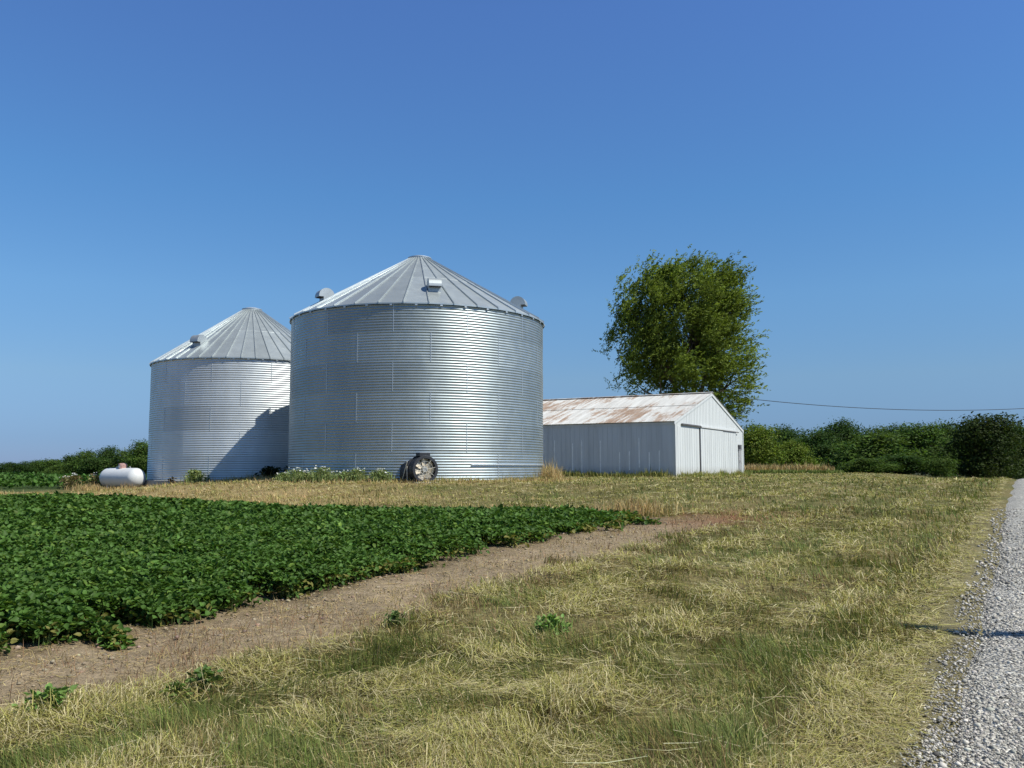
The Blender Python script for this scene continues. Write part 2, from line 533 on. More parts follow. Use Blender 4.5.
def jit(base, n, v=.18, h=.06):
    k = np.exp(RNG.normal(0, v, (n, 1))); return np.clip(np.array(base) * k * (1 + h * RNG.normal(size=(n, 3))), .004, .9)

C_GREEN = np.array([.180, .220, .055]); C_OLIVE = np.array([.285, .265, .082]); C_STRAW = np.array([.52, .45, .25])
C_TAN = np.array([.36, .275, .125]); C_GOLD = np.array([.47, .345, .16]); C_BROWN = np.array([.27, .155, .085])

def green_field(x, y):
    s, u = su(x, y)
    g = .55 * fbm(x * .8, y * .8, 0) + .45 * fbm(s * .30, u * 1.5, 3)
    g = sstep((g - .40) / .22)
    strip = np.exp(-((u + 1.28 + .3 * (fbm(s * .7, s * 0, 2) - .5)) / .36) ** 2) * sstep((s - 2.4) / 2) * (.45 + .55 * sstep((fbm(s * .9, u * 2, 5) - .25) / .3))
    near = sstep((7.5 - np.hypot(x, y)) / 3) * sstep((-u - 1.9) / 1.5)
    return np.clip(g * .70 + strip * .6 + .35 * near, 0, 1), strip

parts = []
# upright blades on the mown verge and yard
x, y, d = scatter(640000, 3.0, 100, 1.5)
s, u = su(x, y)
verge = (u > -4.75 + 1.7 * (fbm(s * .8, u * .8, 2) - .5) - .5 * (fbm(s * 3, u * 3, 6) - .5)) | (s > 17.0 + 2.2 * (fbm(s * .7, u * .7, 1) - .5))
keep = verge & (u < -.85 + .25 * (fbm(s * 1.2, u, 6) - .5)) & ~in_barn(s, u) & (dist_bin(x, y) > .25) & ~((x < -19) & (s > 22)) & ~bean_mask(s, u)
g, strip = green_field(x, y)
tuft = fbm(x * 2.4, y * 2.4, 5, 2)
keep &= RNG.random(len(x)) < np.clip(.25 + 1.3 * (tuft - .3) + strip * .5 + .25 * g, .08, 1)
x, y, d, s, u, g, strip, tuft = [q[keep] for q in (x, y, d, s, u, g, strip, tuft)]
n = len(x)
h = (.040 + .085 * np.clip(tuft - .3, 0, 1) * 1.6 + .022 * strip + .015 * g) * np.exp(RNG.normal(0, .3, n))
h *= np.clip(d / 20, 1, 1.25)
w = np.maximum(.0030, .00060 * d) * np.exp(RNG.normal(0, .25, n))
isg = RNG.random(n) < (.46 + .40 * g)
iso = RNG.random(n) < .55
colr = np.where(isg[:, None], C_GREEN, np.where(iso[:, None], C_OLIVE, C_TAN)) 
colr = colr * (1 - .35 * RNG.random((n, 1)) * isg[:, None]) 
brn = RNG.random(n) < .02 + .5 * sstep((fbm(x * 1.9 + 3, y * 1.9, 7, 2) - .52) / .16)
colr = np.where(brn[:, None], np.array([.20, .145, .06]), colr)
k = np.exp(RNG.normal(0, .26, (n, 1))); colr = np.clip(colr * k * (1 + .07 * RNG.normal(size=(n, 3))), .004, .9)
gold = (sstep((s - 14.9) / .8) * sstep((-u - 9) / 2.5) * np.clip(sstep((3.5 - dist_bin(x, y)) / 3.5) + sstep((24 - s) / 3) * sstep((-u - 13) / 5), 0, 1))
isgold = RNG.random(n) < gold * (.25 + .75 * sstep((fbm(x * .55, y * .55, 1) - .38) / .2))
colr[isgold] = jit(C_GOLD, isgold.sum(), .2)
h = np.where(isgold, h * 1.15 + .01, h)
lean = np.abs(RNG.normal(.78, .40, n)); az = 7 * fbm(x * .7, y * .7, 2) + RNG.normal(0, .8, n)
parts.append(blades(x, y, ground_z(x, y), h, w, lean, az, colr))
# lying cut straw, raked into loose rows along the road
x, y, d = scatter(520000, 3.0, 100, 1.52)
s, u = su(x, y)
row = .5 + .5 * np.sin(u * 2 * PI / 1.15 + 2.2 * fbm(s * .25, u * .2, 4) * 2)
dens = (.25 + .5 * row) * (.18 + 1.45 * sstep((fbm(x * 1.25 + 7, y * 1.25, 6) - .42) / .25))
keep = ((u > -4.9 + .9 * (fbm(s * .6, u * .6, 2) - .5)) | (s > 17)) & (u < -.62 + .25 * (fbm(s * 1.2, u, 6) - .5)) & ~in_barn(s, u) & (dist_bin(x, y) > .2) & ~((x < -19) & (s > 22)) & ~bean_mask(s, u)
sh = sstep((u + 1.25) / .3)
g, strip = green_field(x, y)
keep &= RNG.random(len(x)) < np.clip(dens * (1 - .9 * strip) * .88 + sh * .5, .03, 1)
x, y, d, s, u, row = [q[keep] for q in (x, y, d, s, u, row)]; n = len(x)
ln = np.exp(RNG.normal(math.log(.13), .5, n)) * np.clip(d / 20, 1, 1.5)
w = np.maximum(.0023, .00052 * d) * np.exp(RNG.normal(0, .25, n))
az = np.where(RNG.random(n) < .62, 9 * fbm(x * .9, y * .9, 1) + RNG.normal(0, .6, n), RNG.uniform(0, PI, n))
mixw = RNG.random((n, 1))
colr = np.where(mixw < .40, C_STRAW, np.where(mixw < .52, C_TAN, C_OLIVE * 1.3)) * np.exp(RNG.normal(0, .2, (n, 1)))
lift = .012 + .04 * row * np.clip(.3 + fbm(x * .9 + 7, y * .9, 6), 0, 1)
parts.append(straws(x, y, ground_z(x, y) + .02, ln, w, az, np.clip(colr, .01, .85), lift[:, None]))
# sparse dead stalks and reddish stubble on the bare margin
x, y, d = scatter(130000, 3.4, 34, 1.4)
s, u = su(x, y)
cl = fbm(x * 1.7, y * 1.7, 7)
keep = (u < -4.3) & (u > -6.1) & (s < 18.5) & (RNG.random(len(x)) < .16 + 3.0 * np.clip(cl - .45, 0, 1) + .55 * sstep((u + 5.3) / .7) + .5 * sstep((s - 13) / 3))
x, y, d, s, u = [q[keep] for q in (x, y, d, s, u)]; n = len(x)
red = RNG.random(n) < (.25 + .4 * sstep((s - 13) / 3) + .5 * sstep((fbm(x * .8, y * .8, 4) - .5) / .15))
colr = np.where(red[:, None], C_BROWN, C_TAN * 1.1) * np.exp(RNG.normal(0, .25, (n, 1)))
parts.append(blades(x, y, ground_z(x, y), .075 * np.exp(RNG.normal(0, .45, n)), np.maximum(.0032, .0006 * d), np.abs(RNG.normal(.95, .4, n)), RNG.uniform(0, 2 * PI, n), colr))
n = 90; dd_ = RNG.uniform(3.6, 9, n); aa_ = np.radians(RNG.uniform(-38, 22, n)); x = dd_ * np.sin(aa_); y = dd_ * np.cos(aa_); u_ = su(x, y)[1]
k_ = (u_ < -1) & (u_ > -5); x, y = x[k_], y[k_]; n = len(x)
parts.append(straws(x, y, ground_z(x, y) + .05, RNG.uniform(.2, .5, n), np.full(n, .0036), RNG.uniform(0, PI, n), jit((.66, .60, .38), n, .1), .02))
x, y, d = scatter(70000, 3.4, 30, 1.4)
s, u = su(x, y); keep = (u < -4.4) & (u > -6.4) & (s < 18)
x, y, d = [q[keep] for q in (x, y, d)]; n = len(x)
parts.append(straws(x, y, ground_z(x, y) + .004, np.exp(RNG.normal(math.log(.06), .5, n)), np.maximum(.0025, .00045 * d), RNG.uniform(0, PI, n), jit(C_TAN * 1.15, n, .3), .006))
V, F, C = merge(parts)
o = tri_mesh('mown_grass', V, F, C, [M['grass']])
tag(o, 'mown olive and straw coloured grass between the bean field and the road', 'grass', kind='stuff')

# tall dry golden grass around the feet of the bins, the tank and the barn
parts = []
def ring_grass(cx, cy, R, n, hh, a0, a1, w0, w1, colr, v=.2):
    a = np.radians(RNG.uniform(a0, a1, n)); r = R + RNG.uniform(w0, w1, n) * (.4 + .6 * RNG.random(n))
    x = cx + r * np.cos(a); y = cy + r * np.sin(a)
    hm = hh * (.4 + 1.1 * fbm(x * 1.4, y * 1.4, 3))
    parts.append(blades(x, y, ground_z(x, y), hm * np.exp(RNG.normal(0, .25, n)), np.full(n, .02), np.abs(RNG.normal(.35, .25, n)), RNG.uniform(0, 2 * PI, n), jit(colr, n, v)))
ring_grass(SMALL[0], SMALL[1], SMALL[2], 5200, .26, -175, -20, .15, 2.2, C_GOLD)
ring_grass(BIG[0], BIG[1], BIG[2], 4200, .15, -170, 5, .15, 1.6, C_GOLD * .95)
ring_grass(BIG[0], BIG[1], BIG[2], 1300, .22, -165, 5, .1, .9, C_OLIVE)
ring_grass(BIG[0], BIG[1], BIG[2], 900, .50, -18, 12, .15, .9, C_GOLD)
ring_grass(SMALL[0], SMALL[1], SMALL[2], 900, .34, -150, -60, .1, .9, C_OLIVE)
ring_grass(-19.6, 42.6, .5, 1500, .26, -180, 180, .1, 1.6, C_GOLD)
n = 3600; s = RNG.uniform(15.2, 19.5, n); u = RNG.uniform(-33, -9, n); x, y = xy(s, u)
k = fbm(x * .5, y * .5, 3) > .42; x, y = x[k], y[k]; n = len(x)
parts.append(blades(x, y, ground_z(x, y), .10 * np.exp(RNG.normal(0, .3, n)), np.full(n, .018), np.abs(RNG.normal(.5, .3, n)), RNG.uniform(0, 2 * PI, n), jit(C_GOLD, n)))
# clump of pale seed heads beside the field corner
n = 900; a = RNG.uniform(0, 2 * PI, n); r = np.abs(RNG.normal(0, .42, n)); x = 2.55 + r * np.cos(a) * 1.3; y = 18.6 + r * np.sin(a)
parts.append(blades(x, y, ground_z(x, y), .32 * np.exp(RNG.normal(0, .3, n)), np.full(n, .012), np.abs(RNG.normal(.45, .3, n)), RNG.uniform(0, 2 * PI, n), jit(C_GOLD * 1.05, n)))
V, F, C = merge(parts)
o = tri_mesh('dry_grass', V, F, C, [M['grass']])
tag(o, 'tall dry golden grass around the feet of the steel bins', 'dry grass', kind='stuff')

parts = []
def line_grass(s0, u0, s1, u1, n, hh, wd, colr):
    t = RNG.random(n); s = s0 + (s1 - s0) * t; u = u0 + (u1 - u0) * t
    x, y = xy(s, u); x = x + RNG.normal(0, wd, n); y = y + RNG.normal(0, wd, n)
    hm = hh * (.3 + 1.3 * fbm(x * 1.1, y * 1.1, 2))
    parts.append(blades(x, y, ground_z(x, y), hm * np.exp(RNG.normal(0, .25, n)), np.full(n, .035), np.abs(RNG.normal(.25, .2, n)), RNG.uniform(0, 2 * PI, n), jit(colr, n, .22)))
line_grass(47.45, -17.6, 47.45, -37, 4200, .30, .14, C_GREEN * .7)
line_grass(47.3, -17.2, 47.3, -37, 1500, .32, .22, C_OLIVE)
line_grass(48.0, -16.95, 61.8, -16.95, 800, .30, .16, C_OLIVE * 1.1)
line_grass(48.0, -16.95, 61.8, -16.95, 400, .30, .16, C_GREEN)
V, F, C = merge(parts)
o = tri_mesh('rough_grass', V, F, C, [M['grass']])
tag(o, 'uncut green grass along the foot of the white barn walls', 'rough grass', kind='stuff')

# tan hay strip and rough edge in front of the wood
parts = []
n = 5200; x = RNG.uniform(22, 32.6, n); y = RNG.uniform(88, 94, n)
parts.append(blades(x, y, ground_z(x, y), .75 * np.exp(RNG.normal(0, .2, n)), np.full(n, .09), np.abs(RNG.normal(.3, .2, n)), RNG.uniform(0, 2 * PI, n), jit(C_GOLD * .95, n)))
n = 1500; x = RNG.uniform(22, 32.6, n); y = RNG.uniform(85.5, 87.5, n)
parts.append(blades(x, y, ground_z(x, y), .35 * np.exp(RNG.normal(0, .2, n)), np.full(n, .09), np.abs(RNG.normal(.3, .2, n)), RNG.uniform(0, 2 * PI, n), jit(C_GREEN, n)))
V, F, C = merge(parts)
o = tri_mesh('hay_grass', V, F, C, [M['grass']])
tag(o, 'strip of standing tan hay in front of the light green bushes', 'hay', kind='stuff')

# ------------------------------------------------------------------ soybeans
def leaflets(P, az, tilt, size, colr, fold=.22, roll=None):
    n = len(P)
    base = np.array([[0, 0, 0], [-.36, .28, 0], [-.30, .62, 0], [0, 1, 0], [.30, .62, 0], [.36, .28, 0], [0, .5, -fold]])
    v = base[None] * size[:, None, None]
    v[:, 3, 2] -= .18 * size
    if roll is None: roll = RNG.normal(0, .35, n)
    cr, sr = np.cos(roll)[:, None], np.sin(roll)[:, None]
    vx = v[..., 0] * cr + v[..., 2] * sr; vz = -v[..., 0] * sr + v[..., 2] * cr; vy = v[..., 1]
    ct, st = np.cos(tilt)[:, None], np.sin(tilt)[:, None]
    wy = vy * ct - vz * st; wz = vy * st + vz * ct
    ca, sa = np.cos(az)[:, None], np.sin(az)[:, None]
    X = wy * ca - vx * sa; Y = wy * sa + vx * ca
    V = np.stack([X, Y, wz], -1) + P[:, None, :]
    f = np.array([[6, 0, 5], [6, 5, 4], [6, 4, 3], [6, 3, 2], [6, 2, 1], [6, 1, 0]])
    F = (f[None] + (np.arange(n) * 7)[:, None, None]).reshape(-1, 3)
    return V.reshape(-1, 3), F, np.repeat(colr, 7, 0)

def soy():
    parts = []
    x, y, d = scatter(230000, 5.4, 42, 1.6, -44, 14)
    s, u = su(x, y)
    # pull the plants towards their rows (rows run along the road)
    rw = .38
    un = np.round(u / rw) * rw
    u = un + RNG.normal(0, .105, len(u))
    x, y = xy(s, u)
    gap = fbm(s * 1.3, un * 3.1, 4)
    k = bean_mask(s, un) & (s > -6) & (gap > .17) & ~((u > -6.7) & (fbm(s * 2.2, s * 0 + 4, 2) < .42))
    x, y, d, s, u = [q[k] for q in (x, y, d, s, u)]; n = len(x)
    H = .30 + .10 * (fbm(x * .9, y * .9, 1) - .5) + .10 * (fbm(x * 3, y * 3, 3) - .5)
    H = H * np.clip((BEAN_U + .1 - u) / 1.1 * .7 + .3, .3, 1) * np.where(u > -7.3, .75 + .5 * fbm(s * 2.5, np.round(u / rw) * 1.9, 6), 1)
    H = H * np.clip((BEAN_S + .9 - s) / 3.4, .34, 1)
    zz = H * (1 - .85 * RNG.random(n) ** 1.9)
    g0 = ground_z(x, y)
    az0 = RNG.uniform(0, 2 * PI, n)
    size = np.clip(RNG.normal(.056, .012, n), .028, .09) * np.clip(d / 11, 1, 1.9)
    tone = RNG.normal(0, .20, n); yell = RNG.random(n)
    for da in (0, 1.9, -1.9):
        az = az0 + da + RNG.normal(0, .15, n)
        P = np.stack([x + .02 * np.cos(az), y + .02 * np.sin(az), g0 + zz], 1)
        tilt = RNG.normal(-.05, .52, n)
        c = np.array([.072, .142, .026])[None] * np.exp(tone + RNG.normal(0, .1, n))[:, None]
        c = np.where((yell < .10)[:, None], c * np.array([1.7, 1.35, 1.3]), c)
        low = (zz < .14)
        c = np.where((low & (yell > .7))[:, None], np.array([.20, .19, .05]), c)
        parts.append(leaflets(P, az, tilt, size, np.clip(c, .004, .5)))
    # stems and petioles near the open edge
    k = (d < 14) & (RNG.random(n) < .25)
    xs, ys, zs = x[k], y[k], zz[k]; m = len(xs)
    parts.append(blades(xs, ys, ground_z(xs, ys), zs, np.full(m, .006), np.abs(RNG.normal(.15, .15, m)), RNG.uniform(0, 2 * PI, m), jit((.11, .16, .05), m, .2)))
    return merge(parts)
V, F, C = soy()
o = tri_mesh('soybean_crop', V, F, C, [M['soy']])
tag(o, 'dense dark green soybean crop filling the field on the left', 'crop', kind='stuff')

# the next field, far behind the tank
n = 42000
yy = 46 * (250 / 46) ** RNG.random(n); xx = -yy * RNG.uniform(.30, .78, n)
k = (xx < -20.5 - 2 * fbm(yy * .3, yy * 0, 2)) & (su(xx, yy)[0] > 21)
xx, yy = xx[k], yy[k]; n = len(xx)
P = np.stack([xx, yy, ground_z(xx, yy) + .32 * (.7 + .5 * fbm(xx * .3, yy * .3, 2)) * (1 - .6 * RNG.random(n) ** 3)], 1)
c = jit((.060, .125, .022), n, .2)
V, F, C = leaflets(P, RNG.uniform(0, 2 * PI, n), RNG.normal(0, .5, n), np.clip(yy / 250, .22, 1.0) * np.exp(RNG.normal(0, .2, n)), c)
o = tri_mesh('field_crop', V, F, C, [M['soy']])
tag(o, 'lighter green crop of the flat field beyond the white tank', 'crop', kind='stuff')

# clods along the edge of the crop
ico = bmesh.new(); bmesh.ops.create_icosphere(ico, subdivisions=1, radius=1)
bv = np.array([v.co[:] for v in ico.verts]); bf = np.array([[v.index for v in f.verts] for f in ico.faces]); ico.free()
n = 3800
s = RNG.uniform(.5, 17, n); u = BEAN_U + RNG.normal(.15, .45, n); x, y = xy(s, u)
r = np.exp(RNG.normal(math.log(.008), .5, n)); r = np.clip(r, .003, .03)
v = bv[None] * (1 + .5 * (RNG.random((n, len(bv), 1)) - .5)) * r[:, None, None] * np.array([1, 1, .6])
P = (v + np.stack([x, y, ground_z(x, y) + r * .2], 1)[:, None]).reshape(-1, 3)
F = (bf[None] + (np.arange(n) * len(bv))[:, None, None]).reshape(-1, 3)
o = tri_mesh('dirt', P, F, np.repeat(jit((.27, .21, .14), n, .22), len(bv), 0), [M['stone']])
tag(o, 'loose brown clods of soil along the edge of the crop', 'soil', kind='stuff')

# ------------------------------------------------------------------ grain bins
def bin_wall(R, rings, rh, nsheet, seed, tone):
    rng = np.random.default_rng(seed)
    nseg = nsheet * 12; per = 11; sub = 6
    rows = rings * per * sub + 1
    zz = np.linspace(0, rings * rh, rows)
    ring_i = np.minimum((zz / rh * .99999).astype(int), rings - 1)
    rad = R + .0085 * np.cos(2 * PI * zz / (rh / per)) + .0016 * ((ring_i % 2) * 2 - 1)
    t = 2 * PI * np.arange(nseg) / nseg
    x = rad[:, None] * np.cos(t)[None]; y = rad[:, None] * np.sin(t)[None]; z = np.repeat(zz[:, None], nseg, 1)
    V = np.stack([x, y, z], -1).reshape(-1, 3)
    i, k = np.meshgrid(np.arange(rows - 1), np.arange(nseg), indexing='ij')
    a = i * nseg + k; b = i * nseg + (k + 1) % nseg
    T = np.stack([a, b, b + nseg, a + nseg], -1).reshape(-1, 4)
    # every sheet of steel weathers a little differently
    sh = np.clip(1 + tone * rng.normal(size=(rings, nsheet)), .7, 1.2)
    ringt = 1 + .05 * rng.normal(size=rings)
    off = (ring_i % 2) * 6
    sheet = (((np.arange(nseg)[None] + off[:, None]) // 12) % nsheet)
    c = sh[ring_i[:, None], sheet] * ringt[ring_i][:, None]
    C = np.repeat(c.reshape(-1, 1), 3, 1) * np.array([.985, 1.0, 1.01])
    # bolted lap seams
    sv = []; sf = []; 
    for r in range(rings):
        for q in range(nsheet):
            k0 = (q * 12 - (r % 2) * 6)
            a0 = 2 * PI * k0 / nseg
            for (ro, wd, z0, z1) in ((.011, .010, r * rh + .02, (r + 1) * rh - .02),):
                da = wd / R
                bb = len(sv)
                for aa in (a0 - da, a0 + da):
                    for rr_ in (R + .004, R + ro):
                        for zq in (z0, z1):
                            sv.append((rr_ * math.cos(aa), rr_ * math.sin(aa), zq))
                for f in ((0, 1, 3, 2), (4, 6, 7, 5), (2, 3, 7, 6), (0, 4, 5, 1), (1, 5, 7, 3), (0, 2, 6, 4)):
                    sf.append(tuple(bb + j for j in f))
    return V, T, C, np.array(sv), np.array(sf)

def grain_bin(name, label, x, y, R, rings, eave, peak, zbase, panels, nsheet, seed, wallmat, vents, tone, rot=0):
    root = empty(name, (x, y, zbase)); tag(root, label, 'grain bin')
    H = eave - zbase; rh = H / rings; top = peak - zbase
    V, T, C, sv, sf = bin_wall(R, rings, rh, nsheet, seed, tone)
    me = bpy.data.meshes.new('wall')
    nv = len(V)
    AV = np.vstack([V, sv]); AT = np.vstack([T, sf + nv])
    me.vertices.add(len(AV)); me.vertices.foreach_set('co', AV.astype(np.float32).ravel())
    me.loops.add(AT.size); me.loops.foreach_set('vertex_index', AT.astype(np.int32).ravel())
    me.polygons.add(len(AT)); me.polygons.foreach_set('loop_start', np.arange(len(AT), dtype=np.int32) * 4)
    me.polygons.foreach_set('loop_total', np.full(len(AT), 4, np.int32))
    sm = np.zeros(len(AT), bool); sm[:len(T)] = True
    me.polygons.foreach_set('use_smooth', sm)
    mi = np.zeros(len(AT), np.int32); mi[len(T):] = 1
    me.update(calc_edges=True)
    at = me.attributes.new('tint', 'FLOAT_COLOR', 'POINT')
    cc = np.ones((len(AV), 4), np.float32); cc[:nv, :3] = C; at.data.foreach_set('color', cc.ravel())
    w = link_mesh('wall', me, [wallmat, M['seam']], root)
    me.polygons.foreach_set('material_index', mi)
    w.rotation_euler.z = math.radians(rot)
    # concrete pad
    b = MB(); b.lathe([(0.01, -.35), (R + .22, -.35), (R + .22, .03), (R + .20, .045), (0.01, .045)], 72)
    b.build('concrete_pad', M['concrete'], root)
    # roof of standing seam panels
    Ro = R + .09; r0 = .45; z1 = H - .02; zt = top - .14
    sl = (zt - (H + .02)) / (R - r0)
    z1 = (H + .03) - (Ro - R) * sl
    rng = np.random.default_rng(seed + 5)
    vs = []; fs = []; cols = []
    steps = [Ro, R * .78, R * .535, R * .53, R * .3, r0]
    lift = [0, 0, 0, .012, .012, .012]
    for p in range(panels):
        t0 = 2 * PI * p / panels; t1 = 2 * PI * (p + 1) / panels
        bb = len(vs); tn = 1 + .05 * rng.normal(); tn2 = 1 + .05 * rng.normal()
        for q, r in enumerate(steps):
            z = z1 + (Ro - r) * sl + lift[q]
            for t in (t0, t1):
                vs.append((r * math.cos(t), r * math.sin(t), z)); k = tn if q < 3 else tn2; cols.append((k, k, k))
        for q in range(len(steps) - 1):
            fs.append((bb + 2*q, bb + 2*q + 1, bb + 2*q + 3, bb + 2*q + 2))
        # drip edge turned down
        vs += [(Ro * math.cos(t0), Ro * math.sin(t0), z1 - .05), (Ro * math.cos(t1), Ro * math.sin(t1), z1 - .05)]; cols += [(tn,) * 3] * 2
        fs.append((bb + 2*len(steps), bb + 2*len(steps) + 1, bb + 1, bb))
        # rib at the panel edge
        er = Vector((math.cos(t0), math.sin(t0), 0)); et = Vector((-math.sin(t0), math.cos(t0), 0))
        hw, hh = .024, .055
        bb = len(vs)
        for r in (Ro + .025, R * .53, r0):
            z = z1 + (Ro - r) * sl + .004
            for (a, zz) in ((-hw, 0), (-hw * .7, hh), (hw * .7, hh), (hw, 0)):
                vs.append(tuple(er * r + et * a + Vector((0, 0, z + zz)))); cols.append((.95, .95, .95))
        for q in range(2):
            for e in range(3):
                fs.append((bb + 4*q + e, bb + 4*q + e + 1, bb + 4*(q+1) + e + 1, bb + 4*(q+1) + e))
        fs.append((bb, bb + 1, bb + 2, bb + 3))
    nroof = len(fs)
    for p in range(panels):
        t = 2 * PI * (p + .5) / panels; bb = len(vs)
        er = Vector((math.cos(t), math.sin(t), 0)); et = Vector((-math.sin(t), math.cos(t), 0))
        for a in (R + .012, R + .06):
            for q in (-.045, .045):
                for zz in (H - .13, H - .07):
                    vs.append(tuple(er * a + et * q + Vector((0, 0, zz)))); cols.append((1, 1, 1))
        fs += [tuple(bb + j for j in f) for f in ((0, 1, 3, 2), (4, 6, 7, 5), (2, 3, 7, 6), (0, 4, 5, 1), (1, 5, 7, 3), (0, 2, 6, 4))]
    me = bpy.data.meshes.new('roof'); me.from_pydata(vs, [], fs); me.update()
    me.polygons.foreach_set('material_index', [0] * nroof + [1] * (len(fs) - nroof))
    at = me.attributes.new('tint', 'FLOAT_COLOR', 'POINT')
    cc = np.ones((len(vs), 4), np.float32); cc[:, :3] = cols; at.data.foreach_set('color', cc.ravel())
    roof = link_mesh('roof', me, [M['galv_roof'], M['seam']], root)
    me.polygons.foreach_set('material_index', [0] * nroof + [1] * (len(fs) - nroof))
    # filler cap
    b = MB(); b.lathe([(.30, zt - .06), (.50, zt - .05), (.50, zt + .05), (.52, zt + .06), (.52, zt + .085), (.30, zt + .15), (.012, zt + .185)], 40)
    cap = b.build('roof_cap', [M['seam']], roof, smooth=True)
    # vents
    for (azd, fr) in vents:
        t = math.radians(azd); r = R * fr; z = z1 + (Ro - r) * sl
        MM = Matrix.Translation((r * math.cos(t), r * math.sin(t), z)) @ Matrix.Rotation(t, 4, 'Z')
        b = MB(); hw = .25; rad = .34; zc = .13
        poly = [(-rad - .02, -.02)] + [(rad * math.cos(a), zc + rad * math.sin(a)) for a in np.linspace(PI, 0, 15)] + [(rad, zc - .03), (rad - .03, zc - .03), (.14, zc - .03), (.14, -.12), (-.2, .0)]
        n = len(poly)
        poly[0] = (-rad, .08)
        b.prism(poly, 1, -hw, hw, 0, MM)
        v = b.build('roof_vent', [M['vent']], root)
        b = MB(); b.box((.145, -hw + .02, zc - .045), (rad - .03, hw - .02, zc - .033), 0, MM)
        b.build('vent_opening_shade', [M['dark_gap']], v)  # dark plate painted as the shade inside the hood's mouth
    return root

bigbin = grain_bin('grain_bin', 'large shiny corrugated steel grain bin with a fan at its foot, nearest the barn',
                   BIG[0], BIG[1], BIG[2], 6, 7.70, 10.77, .88, 36, 12, 3, M['galv_wall'],
                   [(-76, .78), (-14, .83), (-147, .80), (40, .8), (155, .91)], .05, 11)
smallbin = grain_bin('grain_bin', 'smaller dull steel grain bin behind, with a diagonal shadow across its wall',
                     SMALL[0], SMALL[1], SMALL[2], 5, 6.74, 9.95, .82, 46, 11, 9, M['galv_wall_dull'],
                     [(-114, .78), (10, .8), (130, .8)], .05, 4)
# thin conduit round the big bin
b = MB()
pts = [((BIG[2] + .035) * math.cos(math.radians(t)), (BIG[2] + .035) * math.sin(math.radians(t)), .69) for t in range(-62, 25, 3)]
b.tube(pts, .022, 6)
b.build('conduit', M['seam'], bigbin, smooth=True)

# ------------------------------------------------------------------ aeration fan
def fan():
    fz = float(ground_z(np.array([-3.2]), np.array([31.6]))[0])
    root = empty('aeration_fan', (-3.14, 31.64, fz), math.radians(-61)); tag(root, 'round black aeration fan with a wire guard at the foot of the large bin', 'fan')
    # local +x = direction the fan faces
    cz = 1.40 - fz; R = .49
    MX = Matrix.Translation((0, 0, cz)) @ Matrix.Rotation(PI / 2, 4, 'Y')
    b = MB(); b.lathe([(R - .09, .03), (R, .03), (R + .012, .015), (R, 0), (R - .012, -.02), (R - .012, -.46), (R + .02, -.46), (R + .02, -.49), (R - .09, -.49), (R - .09, 0)], 56, 0, MX, close=True)
    h = b.build('housing', M['fan_dark'], root, smooth=True)
    # guard: rings and radial wires
    b = MB()
    for k in range(8):
        t = 2 * PI * k / 8 + .2
        b.tube([(.022, .07 * math.cos(t), cz + .07 * math.sin(t)), (.022, (R - .06) * math.cos(t), cz + (R - .06) * math.sin(t))], .007, 6)
    for r in (.09, .19, .29):
        b.lathe([(r - .003, .019), (r + .003, .019), (r + .003, .025), (r - .003, .025)], 40, 0, MX, close=True)
    g = b.build('guard', M['fan_grille'], root)
    b = MB(); b.lathe([(.012, -.01), (.10, -.015), (.115, -.04), (.115, -.19), (.012, -.195)], 28, 0, MX)
    b.build('motor', plain('motor_grey', (.42, .42, .40), .5, .2), root, smooth=True)
    for k in range(7):
        t = 2 * PI * k / 7
        MM = Matrix.Translation((-.10, 0, cz)) @ Matrix.Rotation(t, 4, 'X') @ Matrix.Rotation(math.radians(18), 4, 'Z')
        b = MB(); b.prism([(-.10, .12), (.10, .12), (.15, .385), (-.13, .385)], 0, -.006, .006, 0, MM)
        b.build('blade', M['fan_blade'], root)
    b = MB(); b.lathe([(.01, -.20), (R - .07, -.20), (R - .07, -.215), (.01, -.215)], 40, 0, MX)
    b.build('back_screen', M['fan_blade'], root)
    # transition duct from the round fan to the low slot in the bin wall
    b = MB(); n = 40; vs = []
    for k in range(n):
        t = 2 * PI * k / n; vs.append((-.49, (R + .01) * math.cos(t), cz + (R + .01) * math.sin(t)))
    for k in range(n):
        t = 2 * PI * k / n; c_, s_ = math.cos(t), math.sin(t); m = max(abs(c_), abs(s_))
        vs.append((-1.45, .52 * c_ / m, .32 + .26 * s_ / m))
    fs = [(k, (k+1) % n, n + (k+1) % n, n + k) for k in range(n)]
    b.add(vs, fs)
    d = b.build('duct', M['fan_duct'], root)
    b = MB(); b.tube([(-.50, -.49, .06), (-.47, -.52, .62)], .018, 6); b.tube([(-.86, -.56, .03), (-.50, -.50, .78)], .02, 6)
    b.build('brace', M['fan_grille'], root)
    b = MB(); b.box((-.42, -.20, cz + R - .015), (-.06, .22, cz + R + .12)); b.build('control_box', M['fan_dark'], root, bevel=.01)
    b = MB(); b.box((-.5, -.38, -.08), (.12, .52, .045)); b.build('fan_pad', M['concrete'], root, bevel=.015)
    for yy in (-.3, .3):
        b = MB(); b.box((-.36, yy - .03, .046), (-.10, yy + .03, .20)); b.build('leg', M['fan_dark'], root)
fan()

